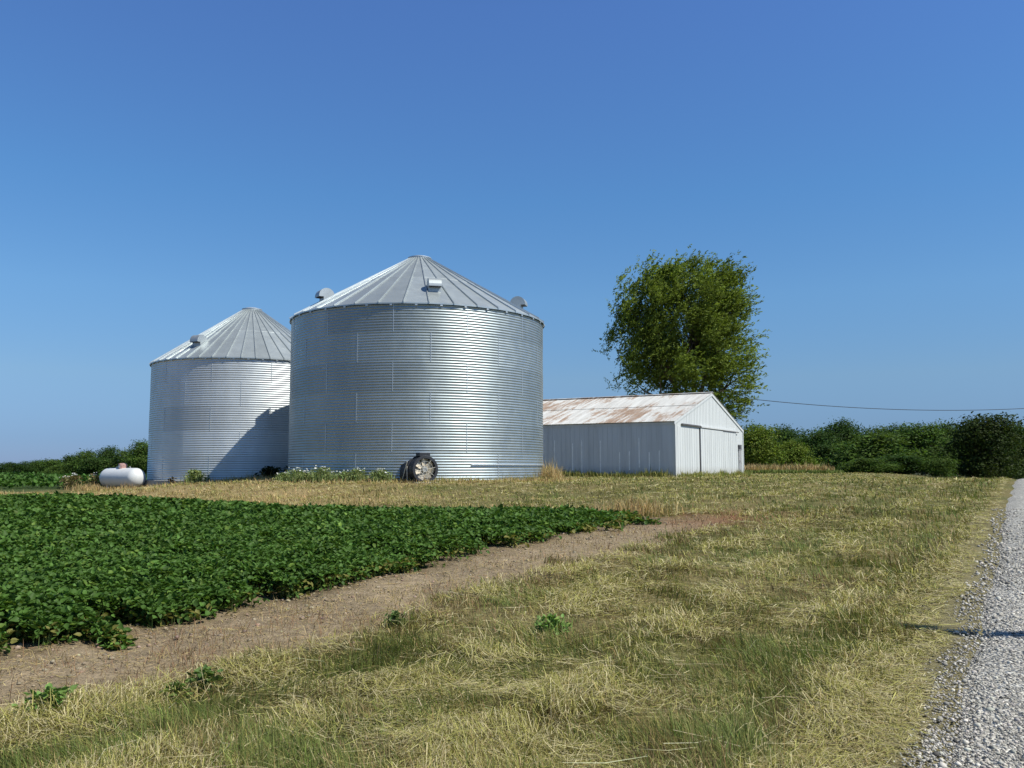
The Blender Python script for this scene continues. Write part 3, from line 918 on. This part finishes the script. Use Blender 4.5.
# ------------------------------------------------------------------ propane tank
def tank():
    cx, cy = -19.15, 43.0; gz = float(ground_z(np.array([cx]), np.array([cy]))[0])
    root = empty('propane_tank', (cx, cy, gz), math.atan2(NX[1], NX[0])); tag(root, 'long white propane tank with a red domed lid in tall dry grass', 'tank')
    R = .48; Lh = 1.0; cz = .97 - gz
    MX = Matrix.Translation((0, 0, cz)) @ Matrix.Rotation(PI / 2, 4, 'Y')
    prof = [(R * math.cos(a), -Lh + .42 * math.sin(a)) for a in np.linspace(-PI / 2 + .02, 0, 12)] + [(R * math.cos(a), Lh + .42 * math.sin(a)) for a in np.linspace(0, PI / 2 - .02, 12)]
    b = MB(); b.lathe(prof, 56, 0, MX); b.build('tank_body', M['tank_white'], root, smooth=True)
    b = MB()
    b.lathe([(.20, cz + R - .05), (.21, cz + R + .14), (.19, cz + R + .20), (.10, cz + R + .235), (.01, cz + R + .24)], 28)
    dome = b.build('dome_lid', M['dome_red'], root, smooth=True)
    b = MB(); b.box((-.07, -.215, cz + R + .02), (.07, -.205, cz + R + .12)); b.build('label_plate', M['tank_white'], dome)
    for xx in (-.75, .75):
        b = MB(); b.box((xx - .05, -.30, -.12), (xx + .05, .30, cz - R + .10)); b.build('leg', M['tank_white'], root)
    for xx in (-.5, .5):
        b = MB(); b.tube([(xx, 0, cz + R - .01), (xx, 0, cz + R + .05), (xx + .05, 0, cz + R + .07), (xx + .1, 0, cz + R + .05), (xx + .1, 0, cz + R - .01)], .012, 6)
        b.build('lifting_lug', M['tank_white'], root)
tank()

# ------------------------------------------------------------------ barn
def barn():
    root = empty('barn', (9.34, 50.0, .9), math.atan2(AX[1], AX[0])); tag(root, 'long low white barn with a rusty metal roof and a sliding end door', 'barn')
    W, LEN, E, Rg = 14.0, 20.0, 3.25, 5.35
    zb = -.25
    # gable end toward the road (y = 0), ribbed sheets
    def gable(y0, y1, rib_y, sgn):
        b = MB()
        b.prism([(0, zb), (W, zb), (W, E), (W / 2, Rg), (0, E)], 1, y0, y1)
        for k in range(1, 47):
            x = k * W / 47
            zt = E + (Rg - E) * (1 - abs(x - W / 2) / (W / 2)) - .06
            b.box((x - .012, min(rib_y, rib_y + sgn * .008), zb + .02), (x + .012, max(rib_y, rib_y + sgn * .008), zt))
        return b
    gable(0, .12, 0, -1).build('gable_wall', M['barn_end'], root)
    gable(LEN - .12, LEN, LEN, 1).build('gable_wall', M['barn_end'], root)
    # long walls
    for (x0, x1, face, sg) in ((0, .12, 0, -1), (W - .12, W, W, 1)):
        b = MB(); b.box((x0, .122, zb), (x1, LEN - .122, E - .03))
        yy = .5; rr_ = random.Random(4)
        k = 0
        while yy < LEN - .4:
            b.box((min(face, face + sg * .014), yy - .02, zb + .02), (max(face, face + sg * .014), yy + .02, E - .06))
            k += 1; yy += .31
        # pale lap strips, ending at different heights
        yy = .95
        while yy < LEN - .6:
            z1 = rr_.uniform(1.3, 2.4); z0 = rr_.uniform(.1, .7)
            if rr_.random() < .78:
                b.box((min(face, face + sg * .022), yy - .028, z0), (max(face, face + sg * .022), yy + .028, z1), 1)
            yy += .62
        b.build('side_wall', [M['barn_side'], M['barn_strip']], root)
    # corner boards
    for (x0, x1) in ((-.02, .10), (W - .10, W + .02)):
        b = MB(); b.box((x0, -.045, zb + .01), (x1, -.002, E - .05)); b.build('corner_board', M['barn_end'], root)
    # roof: two slopes of corrugated sheets in two overlapping courses
    ov = .16; slope = (Rg - E) / (W / 2)
    for sg in (0, 1):
        b = MB(); ry = 0
        pitch = .105; ny = int((LEN + .5) / (pitch / 2))
        ys = np.linspace(-.07, LEN + .07, ny)
        for (d0, d1, lf) in ((-ov, W / 2 * .52 + .12, .03), (W / 2 * .52, W / 2 + .02, .055)):
            base = len(b.v)
            for i, yv in enumerate(ys):
                cz = .011 if i % 2 else -.011
                for dd in (d0, d1):
                    z = E + slope * dd + lf + cz
                    b.v.append((dd if sg == 0 else W - dd, yv, z))
            for i in range(ny - 1):
                b.f.append((base + 2*i, base + 2*i + 1, base + 2*i + 3, base + 2*i + 2)); b.m.append(0)
        r = b.build('roof', M['barn_roof'], root, fix=False)
        so = r.modifiers.new('thick', 'SOLIDIFY'); so.thickness = .006
    b = MB(); b.prism([(W/2 - .28, Rg + .045), (W/2, Rg + .105), (W/2 + .28, Rg + .045), (W/2 + .28, Rg + .035), (W/2, Rg + .095), (W/2 - .28, Rg + .035)], 1, -.08, LEN + .08)
    b.build('ridge_cap', M['barn_roof'], root)
    # barge boards under the roof edge of the gable
    for sg in (-1, 1):
        b = MB(); x0 = W / 2; x1 = W / 2 + sg * (W / 2 + .12)
        z0 = Rg - .01; z1 = Rg - slope * (W / 2 + .12) - .01
        b.prism([(x0, z0), (x1, z1), (x1, z1 - .16), (x0, z0 - .16)], 1, -.05, -.018)
        b.build('barge_board', M['barn_end'], root)
    # eave board along the shaded side
    b = MB(); b.box((-.035, -.02, E - .20), (-.016, LEN, E - .07)); b.build('eave_board', M['barn_side'], root)
    # sliding doors and their rail
    def door(x0, x1, z1, y0):
        b = MB(); b.box((x0, y0 - .05, .02), (x1, y0, z1))
        k = x0 + .35
        while k < x1 - .1:
            b.box((k - .02, y0 - .062, .06), (k + .02, y0 - .05, z1 - .04)); k += .42
        return b.build('sliding_door', M['barn_end'], root)
    door(.5, 4.3, 2.98, .035)
    d = door(4.40, 12.0, 2.98, -.05)
    b = MB(); b.box((4.36, -.06, .02), (4.398, -.018, 3.02)); b.build('door_gap', M['rail'], root)
    b = MB(); b.box((1.05, -.13, 3.07), (4.4, -.03, 3.15)); b.build('door_rail', M['rail'], root)
    b = MB(); b.box((4.405, -.16, 3.04), (12.3, -.04, 3.12)); b.build('door_rail', M['barn_trim'], root)
    b = MB(); b.box((9.0, -.15, 2.985), (12.6, -.105, 3.036)); b.build('door_rail', M['rail'], root)
    # small side door and the little window over it
    b = MB(); b.box((12.75, -.05, .05), (13.45, -.018, 1.78)); dd = b.build('walk_door', M['door_grey'], root)
    b = MB(); b.tube([(12.85, -.055, .95), (12.85, -.10, .95), (12.85, -.10, 1.07), (12.85, -.055, 1.07)], .012, 6); b.build('handle', M['rail'], dd)
    b = MB(); b.box((12.72, -.05, 1.83), (13.48, -.018, 2.15)); w = b.build('window', M['dark_gap'], root)
    b = MB()
    b.box((12.68, -.07, 1.79), (13.52, -.051, 1.835)); b.box((12.68, -.07, 2.145), (13.52, -.051, 2.19)); b.box((13.08, -.068, 1.836), (13.12, -.052, 2.144))
    b.build('window_frame', M['door_grey'], w)
barn()

# ------------------------------------------------------------------ trees
def leaf_cloud(P, nrm, size, colr, elong=None, axis=None):
    """rhombic leaf sprays: 4 vertices each"""
    n = len(P)
    if axis is None: axis = RNG.normal(size=(n, 3))
    axis = axis - nrm * np.sum(axis * nrm, 1, keepdims=True)
    axis /= np.linalg.norm(axis, axis=1, keepdims=True) + 1e-9
    side = np.cross(nrm, axis)
    e = np.full(n, 1.0) if elong is None else elong
    V = np.zeros((n, 4, 3))
    V[:, 0] = P - axis * (size * e)[:, None] * .5
    V[:, 1] = P + side * size[:, None] * .36 + nrm * (size * .08)[:, None]
    V[:, 2] = P + axis * (size * e)[:, None] * .5
    V[:, 3] = P - side * size[:, None] * .36 + nrm * (size * .08)[:, None]
    F = (np.array([[0, 1, 2], [0, 2, 3]])[None] + (np.arange(n) * 4)[:, None, None]).reshape(-1, 3)
    return V.reshape(-1, 3), F, np.repeat(colr, 4, 0)

def unit(v): return v / (np.linalg.norm(v, axis=-1, keepdims=True) + 1e-9)

def crown_points(lobes, nclump, shell=.55, rng=RNG):
    """clump centres spread through a union of ellipsoids, more of them near the outside"""
    vol = np.array([l[3] * l[4] * l[5] for l in lobes]) ** .7; vol /= vol.sum()
    out = []
    for l, k in zip(lobes, vol):
        m = max(3, int(nclump * k))
        d = unit(rng.normal(size=(m, 3))); r = rng.random(m) ** (1 / 3) ; r = shell * .9 + (1.08 - shell * .9) * r
        wob = 1 + .16 * (rng.random(m) - .5)
        out.append(np.array(l[:3]) + d * (r * wob)[:, None] * np.array(l[3:6]))
    return np.vstack(out)

def make_crown(seed, H, W, low=.05, base=(.045, .075, .018), nclump=230, per=16, leaf=.42):
    rng = np.random.default_rng(seed)
    lobes = []
    k = rng.integers(9, 15)
    for i in range(k):
        t = rng.random(); z = H * (low + .18 + (.80 - low - .10) * t)
        rad = W * .5 * (.30 + .32 * rng.random()) * (1 - .45 * max(0, t - .35))
        a = rng.uniform(0, 2 * PI); off = W * .5 * .72 * rng.random() ** .5 * (1 - .55 * t)
        hz = min(H * (.10 + .12 * rng.random()), (H - z) * 1.05)
        lobes.append((off * math.cos(a), off * math.sin(a), z, rad, rad, hz))
    lobes.append((0, 0, H * .5, W * .34, W * .34, H * .38))
    c = crown_points(lobes, nclump, .6, rng)
    c[:, 2] = np.maximum(c[:, 2], H * low)
    n = len(c)
    cs = H * .045 + .18
    P = np.repeat(c, per, 0) + rng.normal(size=(n * per, 3)) * np.array([cs, cs, cs * .7])
    mid = np.array([0, 0, H * .5])
    out = unit((P - mid) / np.array([W / 2, W / 2, H / 2]))
    nr = unit(out * .7 + rng.normal(size=P.shape) * .75 + np.array([0, 0, .45]))
    tone = np.repeat(rng.normal(0, .16, n), per) + rng.normal(0, .13, n * per)
    cc = np.array(base) * np.exp(tone)[:, None] * (1 + np.repeat(rng.normal(0, .06, (n, 3)), per, 0))
    size = leaf * np.exp(rng.normal(0, .25, n * per))
    return leaf_cloud(P, nr, size, np.clip(cc, .004, .5), np.full(n * per, 1.25)), c

def trunk_mesh(H, W, seed, r0, clumps, nb=7):
    rng = random.Random(seed); b = MB()
    top = Vector((rng.uniform(-.1, .1) * W, rng.uniform(-.1, .1) * W, H * .72))
    pts = [Vector((0, 0, -.4)), Vector((0, 0, .3)), Vector((top.x * .3, top.y * .3, H * .3)), Vector((top.x * .7, top.y * .7, H * .52)), top]
    b.tube(pts, [r0 * 1.25, r0, r0 * .75, r0 * .5, r0 * .12], 9)
    idx = list(range(len(clumps))); rng.shuffle(idx)
    for k in idx[:nb]:
        e = Vector(clumps[k]); t = rng.uniform(.25, .8); st = pts[1].lerp(pts[3], t)
        if e.z < st.z: st = pts[1].lerp(pts[2], .6)
        m = st.lerp(e, .5) + Vector((rng.uniform(-.1, .1), rng.uniform(-.1, .1), .06)) * H * .3
        b.tube([st, m, e], [r0 * .38, r0 * .22, r0 * .05], 6)
    return b

def tree_proto(name, seed, H, W, low, base, nclump=230, per=16, leaf=.42, trunk=True):
    root = empty(name, (0, 0, 0))
    (V, F, C), cl = make_crown(seed, H, W, low, base, nclump, per, leaf)
    tri_mesh('crown', V, F, C, [M['leaf']], root)
    if trunk: trunk_mesh(H, W, seed, H * .022 + .03, cl).build('trunk', M['bark'], root, smooth=True)
    return root

PX = lambda px, d: (px - 512) / 870.0 * d
DK = (.050, .092, .021); MD = (.080, .132, .026); LT = (.135, .185, .028); DD = (.038, .058, .013)
protos = {}
def proto(kind, i):
    key = (kind, i)
    if key not in protos:
        base = {'wood': [DK, MD, DK][i % 3], 'bush': [MD, DK, MD][i % 3], 'light': LT, 'dark': DD}[kind]
        if kind == 'wood': p = tree_proto('tree', 40 + i, 10.0, 8.5, .04, base, 380, 30, .27)
        elif kind == 'bush': p = tree_proto('bush', 60 + i, 5.0, 6.0, .02, base, 320, 28, .20)
        elif kind == 'light': p = tree_proto('bush', 80 + i, 5.0, 5.0, .02, base, 330, 28, .18)
        else: p = tree_proto('tree', 90 + i, 9.0, 9.0, .02, base, 560, 30, .22)
        protos[key] = [p, False]
    p = protos[key]
    if not p[1]:
        p[1] = True; return p[0]
    return copy_tree(p[0])

def plant(kind, i, px, top, wpx, d, label, cat, group=None, rz=None):
    o = proto(kind, i)
    H0, W0 = {'wood': (10.0, 8.5), 'bush': (5.0, 6.0), 'light': (5.0, 5.0), 'dark': (9.0, 9.0)}[kind]
    x = PX(px, d); z = float(ground_z(np.array([x]), np.array([d]))[0]) - .1
    H = (468 - top) / 870.0 * d + EYE - z; W = wpx / 870.0 * d
    o.location = (x, d, z); o.scale = (W / W0, W / W0, H / H0)
    o.rotation_euler.z = random.uniform(0, 6.28) if rz is None else rz
    tag(o, label, cat)
    if group: o['group'] = group
    elif 'group' in o: del o['group']
    return o

# distant wood on the right
rw = random.Random(11)
lab = 'dark green tree in the dense wood beyond the mown grass, right of the barn'
for k in range(19):
    plant('wood', k % 6, 735 + k * 21 + rw.uniform(-6, 6), 424 + rw.uniform(-3, 4), 46 + rw.uniform(-6, 12), 178 + rw.uniform(-14, 14), lab, 'tree', 'trees of the distant wood')
for k in range(11):
    plant('wood', (k + 3) % 6, 770 + k * 28 + rw.uniform(-8, 8), 434 + rw.uniform(-4, 6), 48 + rw.uniform(-6, 10), 150 + rw.uniform(-8, 8), lab, 'tree', 'trees of the distant wood')
plant('light', 0, 758, 426, 50, 97, 'bright yellow green bush just behind the right corner of the barn', 'bush')
plant('light', 1, 792, 441, 46, 101, 'yellow green bush above the tan hay, between a taller and a darker bush', 'bush')
plant('bush', 0, 868, 436, 92, 122, 'broad rounded mid green bush at the front of the wood', 'bush')
plant('bush', 1, 826, 446, 40, 128, 'small green bush at the edge of the wood, next to the tan hay', 'bush')
plant('wood', 1, 921, 424, 66, 140, 'full green tree between the broad rounded bush and the large dark tree', 'tree')
plant('dark', 0, 984, 412, 88, 108, 'large dark rounded tree beside the far end of the gravel road', 'tree')
plant('dark', 1, 1046, 424, 70, 112, 'dark tree at the right edge of the photo, beyond the gravel road', 'tree')
for k, (px, tp, w, d) in enumerate(((862, 459, 56, 104), (898, 456, 60, 106), (934, 458, 46, 104))):
    plant('bush', k % 3, px, tp, w, d, 'low green shrub on the grass edge before the dark wood', 'shrub', 'low shrubs before the wood')
# distant trees on the left
lab = 'far off tree low on the horizon, left of the white tank'
for k in range(9):
    plant('wood', (k + 2) % 6, -34 + k * 15 + rw.uniform(-4, 4), 461.5 + rw.uniform(-1.5, 1.5), 26 + rw.uniform(-3, 8), 262 + rw.uniform(-20, 20), lab, 'tree', 'far trees on the left horizon')
lab = 'green scrub tree in the hedge row behind the white tank'
for (px, tp, w, d) in ((58, 459, 34, 190), (78, 456, 36, 165), (92, 452, 34, 150), (128, 452, 40, 132), (152, 448, 44, 128), (75, 463, 36, 150), (62, 466, 36, 160), (100, 459, 44, 132)):
    plant('bush', rw.randint(0, 2), px, tp, w, d, lab, 'tree', 'scrub trees of the hedge row')
plant('wood', 2, 110, 447, 30, 142, 'rounded tree standing highest in the hedge row, above the white tank', 'tree')
plant('wood', 4, 146, 441, 40, 122, 'green tree against the left wall of the smaller grain bin', 'tree')

# ---- the big wind-combed tree behind the barn
def big_tree():
    d = 75.0; cx = PX(692, d); gz = .8
    root = empty('maple_tree', (cx, d, gz)); tag(root, 'tall leafy maple tree rising behind the white barn, blown to one side', 'tree')
    rng = np.random.default_rng(21)
    sc = d / 870.0
    def el(px, py, rx, ry, rd=None, yo=0):
        return ((px - 697) * sc * .95, yo, (468 - py) * sc + EYE - gz, rx * sc, (rd or rx) * sc, ry * sc)
    lobes = [el(690, 322, 60, 56, 58), el(712, 290, 40, 36, 40), el(655, 300, 34, 32, 36), el(742, 300, 22, 28, 30), el(645, 345, 30, 30, 40),
             el(735, 345, 32, 34, 44), el(640, 378, 24, 18, 34), el(738, 388, 24, 30, 34), el(700, 380, 34, 26, 40), el(672, 372, 28, 24, 46),
             el(690, 350, 50, 36, 30, 3.0), el(690, 350, 50, 36, 30, -3.0)]
    vol = np.array([l[3] * l[4] * l[5] for l in lobes]) ** .8
    vol[4:6] *= .65; vol[6:8] *= (.5, 1.0); vol[8:10] *= .45; vol[10:] *= .8; vol /= vol.sum()
    cen = []
    for l, k in zip(lobes, vol):
        m = int(1120 * k); dd = unit(rng.normal(size=(m, 3))); r = .42 + .62 * rng.random(m) ** .5
        cen.append(np.array(l[:3]) + dd * r[:, None] * np.array(l[3:6]))
    cen = np.vstack(cen)
    sup = cen[rng.choice(len(cen), 120, replace=False)]
    near = np.argmin(((cen[:, None] - sup[None]) ** 2).sum(2), 1)
    cen = cen + (sup[near] - cen) * .33 + np.array([0, 0, .25]) * rng.normal(size=(len(cen), 1))
    nc = len(cen)
    # each clump is a spray of twigs streaming with the wind (to the right and up)
    ntw = 6; nl = 17
    wind = np.array([.78, .12, .45])
    tw = unit(np.repeat(unit(cen - np.array([0, 0, 8.5])) * .55, ntw, 0) + rng.normal(size=(nc * ntw, 3)) * .30 + wind * .95)
    ln = np.clip(np.exp(rng.normal(math.log(1.35), .3, nc * ntw)), .5, 2.0)
    st = np.repeat(cen, ntw, 0) - wind * .55 + rng.normal(size=(nc * ntw, 3)) * .36
    t = rng.random((nc * ntw, nl))
    droop = -.15 * (t ** 2) * ln[:, None]
    P = st[:, None] + tw[:, None] * (t * ln[:, None])[..., None]
    P[..., 2] += droop
    P = P.reshape(-1, 3) + rng.normal(size=(nc * ntw * nl, 3)) * .075
    m = len(P)
    nr = unit(rng.normal(size=(m, 3)) * .8 + np.array([.1, -.1, .6]))
    ax = unit(np.repeat(tw, nl, 0) * 1.3 + rng.normal(size=(m, 3)) * .45 + np.array([.2, 0, -.1]))
    tone = np.repeat(rng.normal(0, .14, 120)[near] + rng.normal(0, .10, nc), ntw * nl) + rng.normal(0, .16, m)
    c = np.array([.165, .215, .034])[None] * np.exp(tone)[:, None]
    V, F, C = leaf_cloud(P, nr, .125 * np.exp(rng.normal(0, .25, m)), np.clip(c, .005, .5), np.full(m, 2.1), ax)
    tri_mesh('crown', V, F, C, [M['leaf']], root)
    b = MB(); r_ = random.Random(5)
    fork = Vector((.1, 0, 4.2))
    b.tube([(0, 0, -.4), (0, 0, .4), (.05, 0, 2.2), fork], [.62, .48, .42, .40], 12)
    mains = []
    for (ex, ey, ez, r) in ((-3.4, .4, 10.5, .22), (.6, .3, 13.5, .26), (2.6, -.5, 12.2, .22), (-1.2, 1.6, 12.0, .18), (3.6, .8, 8.0, .16), (-4.2, -.8, 7.2, .15)):
        e = Vector((ex, ey, ez)); m = fork.lerp(e, .5) + Vector((ex * -.06, 0, .5))
        b.tube([fork, m, e, e + (e - m) * .45 + Vector((.4, 0, .2))], [r, r * .72, r * .45, r * .12], 8); mains.append((fork, m, e))
    for k in range(150):
        e = Vector(cen[r_.randrange(nc)]); f, m, q = min(mains, key=lambda a: min((a[1] - e).length, (a[2] - e).length))
        s = m.lerp(q, r_.random()) if (q - e).length < (f - e).length else f.lerp(m, r_.uniform(.3, 1))
        mid = s.lerp(e, .5) + Vector((r_.uniform(-.3, .3), r_.uniform(-.3, .3), r_.uniform(0, .5)))
        b.tube([s, mid, e], [.075, .045, .012], 5)
    b.build('trunk', M['bark'], root, smooth=True)
big_tree()

# ------------------------------------------------------------------ weeds
_fl = []
def flower():
    if not _fl:
        b = MB(); n = 9
        vs = [(.045 * math.cos(t), .045 * math.sin(t), .006 * (q % 2)) for q, t in enumerate(np.linspace(0, 2 * PI, n + 1)[:-1])] + [(0, 0, .014), (0, 0, -.05)]
        b.add(vs, [(j, (j + 1) % n, n) for j in range(n)] + [((j + 1) % n, j, n + 1) for j in range(n)])
        o = b.build('flower', M['flower']); _fl.append(o); return o
    o = _fl[0].copy(); COL.objects.link(o); return o

def weed(x, y, h, w, n, colr, label, group=None, flowers=0, name='weed', size=.09, narrow=False):
    z = float(ground_z(np.array([x]), np.array([y]))[0])
    root = empty(name, (x, y, z)); tag(root, label, 'weed', group)
    a = RNG.uniform(0, 2 * PI, n); r = np.abs(RNG.normal(0, .42, n)).clip(0, 1) * w * .5
    px, py = r * np.cos(a), r * np.sin(a)
    zz = h * RNG.random(n) ** .7 * np.clip(1.1 - (r / (w * .5 + 1e-6)) ** 2 * .6, .2, 1)
    P = np.stack([px, py, zz], 1)
    if narrow:
        hh = h * np.clip(np.exp(RNG.normal(-.2, .25, n)), .4, 1.15)
        V, F, C = blades(px, py, np.zeros(n), hh, np.full(n, size * .25), np.abs(RNG.normal(.22, .2, n)), RNG.uniform(0, 2 * PI, n), jit(colr, n, .22))
        V2, F2, C2 = leaflets(P, RNG.uniform(0, 2 * PI, n), RNG.normal(.5, .5, n), np.full(n, size), jit(colr, n, .2))
        V, F, C = merge([(V, F, C), (V2, F2, C2)])
    else:
        V, F, C = leaflets(P, a + RNG.normal(0, .6, n), RNG.normal(.25, .45, n), np.clip(RNG.normal(size, size * .25, n), size * .4, size * 1.7), jit(colr, n, .25))
    m = max(4, n // 12)
    k = RNG.integers(0, n, m)
    V2, F2, C2 = blades(px[k] * .6, py[k] * .6, np.zeros(m), np.maximum(zz[k], .05) * 1.05, np.full(m, max(.005, size * .1)), np.abs(RNG.normal(.2, .15, m)), np.arctan2(py[k], px[k]), jit(np.array(colr) * 1.3, m, .2))
    V, F, C = merge([(V, F, C), (V2, F2, C2)])
    tri_mesh('foliage', V, F, C, [M['soy']], root)
    for q in range(flowers):
        aa = random.uniform(0, 6.28); rr_ = abs(random.gauss(0, .42)) * w * .5; hz = h * random.uniform(.85, 1.2)
        fl = flower(); fl.parent = root
        fl.location = (rr_ * math.cos(aa), rr_ * math.sin(aa), hz); fl.rotation_euler = (random.uniform(-.4, .4), random.uniform(-.4, .4), aa)
        k_ = random.uniform(.55, 1.1); fl.scale = (k_, k_, k_)
    return root

C_FEA = (.24, .29, .11)
def bin_pt(B, azd, off):
    return B[0] + (B[2] + off) * math.cos(math.radians(azd)), B[1] + (B[2] + off) * math.sin(math.radians(azd))
for azd, h, w in ((-141, .34, .8), (-133, .50, 1.3), (-127, .40, .9), (-119, .54, 1.2), (-111, .38, 1.2), (-106, .50, .9), (-97, .44, 1.1)):
    x, y = bin_pt(BIG, azd, random.uniform(.4, .9))
    weed(x, y, h, w, 460, C_FEA, 'feathery green weed with tiny white flowers against the foot of the large bin', 'white flowered weeds along the large bin', 14, 'flowering_weed', .075, True)
for azd, h, w in ((-62, .62, 1.5), (-50, .70, 1.4)):
    x, y = bin_pt(SMALL, azd, .55)
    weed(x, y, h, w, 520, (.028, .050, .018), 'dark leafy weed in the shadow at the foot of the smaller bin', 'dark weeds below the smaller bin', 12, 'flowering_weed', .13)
x, y = bin_pt(SMALL, -98, .6)
weed(x, y, .75, 1.3, 420, C_FEA, 'bright green weed clump where the shadow meets the foot of the smaller bin', None, 0, 'weed', .13, True)
x, y = bin_pt(SMALL, -112, .5)
weed(x, y, .55, .5, 120, (.13, .095, .05), 'brown dead weed at the foot of the smaller bin', None, 0, 'weed', .10)
for dx, dy, h in ((-2.0, -.2, .75), (-2.7, .5, .65), (-1.5, .9, .8)):
    weed(-19.4 + dx, 43 + dy, h, 1.0, 260, (.24, .20, .10), 'pale dry weed bush beside the rounded end of the white tank', 'dry weeds beside the tank', 10, 'dry_weed', .11)
for (px, py, h, w, n, c, lb) in (
        (62, 712, .16, .42, 210, (.075, .125, .03), 'leafy green weed nearest the camera on the bare soil margin'),
        (212, 680, .13, .26, 110, (.070, .105, .03), 'upright green weed at the grass edge of the bare soil, front of two'),
        (186, 690, .10, .22, 80, (.08, .11, .03), 'low green weed at the grass edge of the bare soil, beside an upright weed'),
        (398, 622, .12, .22, 90, (.07, .10, .03), 'small green weed out on the bare soil margin, midway along the crop'),
        (552, 628, .14, .40, 170, (.11, .17, .045), 'dense green weed among the mown grass right of the soil strip')):
    drop = (py - 468) / 870.0; dd = 1.55 / (drop + .0333)
    weed(PX(px, dd), dd, h, w, n, tuple(1.9 * q for q in c), lb, None, 0, 'weed', .042, px > 300)

# ------------------------------------------------------------------ utility poles and the line
def pole(x, y, H, label, r=.14):
    z = float(ground_z(np.array([x]), np.array([y]))[0])
    root = empty('utility_pole', (x, y, z), math.atan2(AX[1], AX[0])); tag(root, label, 'utility pole')
    b = MB(); b.tube([(0, 0, -.5), (0, 0, H * .5), (0, 0, H)], [r, r * .85, r * .68], 14); b.build('post', M['wood_pole'], root, smooth=True)
    b = MB(); b.lathe([(.02, H + .0), (.05, H + .02), (.065, H + .06), (.045, H + .10), (.06, H + .13), (.01, H + .16)], 14); b.build('insulator', M['insulator'], root, smooth=True)
    return root, Vector((x, y, z + H + .13))
p0, t0 = pole(10.15, 4.05, 9.7, 'weathered wooden utility pole on the far verge of the gravel road, casting the shadow', .15)
p1, t1 = pole(73.0, 105.0, 10.0, 'wooden utility pole at the distant end of the overhead line')
p2, t2 = pole(19.0, 88.0, 8.0, 'wooden utility pole hidden behind the tall maple tree')
b = MB(); pts = []
for k in range(41):
    t = k / 40; p = t2.lerp(t1, t); p.z -= 1.45 * 4 * t * (1 - t); pts.append(p)
b.tube(pts, .032, 6)
o = b.build('power_line', M['cable'], smooth=True); tag(o, 'thin dark overhead wire sagging across the sky right of the maple', 'wire')

# ------------------------------------------------------------------ light, sky, camera
ELEV = math.radians(51.5); PHI = math.radians(-25)
sd = Vector((math.cos(PHI) * math.cos(ELEV), math.sin(PHI) * math.cos(ELEV), math.sin(ELEV)))
sun = bpy.data.lights.new('sun', 'SUN'); sun.energy = 4.6; sun.angle = math.radians(.53); sun.color = (1, .985, .90)
so = bpy.data.objects.new('sun', sun); COL.objects.link(so); so.rotation_euler = sd.to_track_quat('Z', 'Y').to_euler(); so.location = sd * 100
w = bpy.data.worlds.new('World'); SC.world = w; w.use_nodes = True
nt = w.node_tree; bg = nt.nodes['Background']
sky = nt.nodes.new('ShaderNodeTexSky'); sky.sky_type = 'NISHITA'; sky.sun_disc = False
sky.sun_elevation = ELEV; sky.sun_rotation = math.atan2(sd.x, sd.y)
sky.altitude = 200; sky.air_density = 1.0; sky.dust_density = 0; sky.ozone_density = 6.0
tc = nt.nodes.new('ShaderNodeTexCoord'); sx = nt.nodes.new('ShaderNodeSeparateXYZ'); nt.links.new(tc.outputs['Generated'], sx.inputs[0])
# horizon less milky, mid sky bluer; unseen upper sky dimmed to deepen shadows
k = 1 / 1.35
tint = ramp(nt, sx.outputs['Z'], [(.0, (.25 * k, .36 * k, .72 * k)), (.032, (.325 * k, .439 * k, .72 * k)), (.10, (.593 * k, .684 * k, .786 * k)),
    (.19, (.70 * k, .90 * k, .99 * k)), (.30, (.673 * k, .984 * k, 1.14 * k)), (.485, (.80 * k, 1.03 * k, 1.33 * k)), (.75, (.54 * k, .62 * k, .68 * k)), (1, (.50 * k, .56 * k, .60 * k))])
nt.links.new(mixc(nt, 1.0, sky.outputs[0], tint, 'MULTIPLY'), bg.inputs[0]); bg.inputs[1].default_value = .135

cam = bpy.data.cameras.new('camera'); co = bpy.data.objects.new('camera', cam); COL.objects.link(co)
cam.sensor_width = 36; cam.lens = 870 * 36 / 1024; cam.clip_start = .05; cam.clip_end = 20000
co.location = (0, 0, EYE); co.rotation_euler = (PI / 2 + math.atan(84 / 870.0), 0, 0)
SC.camera = co
SC.view_settings.view_transform = 'Standard'; SC.view_settings.look = 'None'
SC.view_settings.exposure = .25; SC.view_settings.gamma = 1; SC.view_settings.use_curve_mapping = False
SC.cycles.max_bounces = 6; SC.cycles.transparent_max_bounces = 4
SC.cycles.use_denoising = True
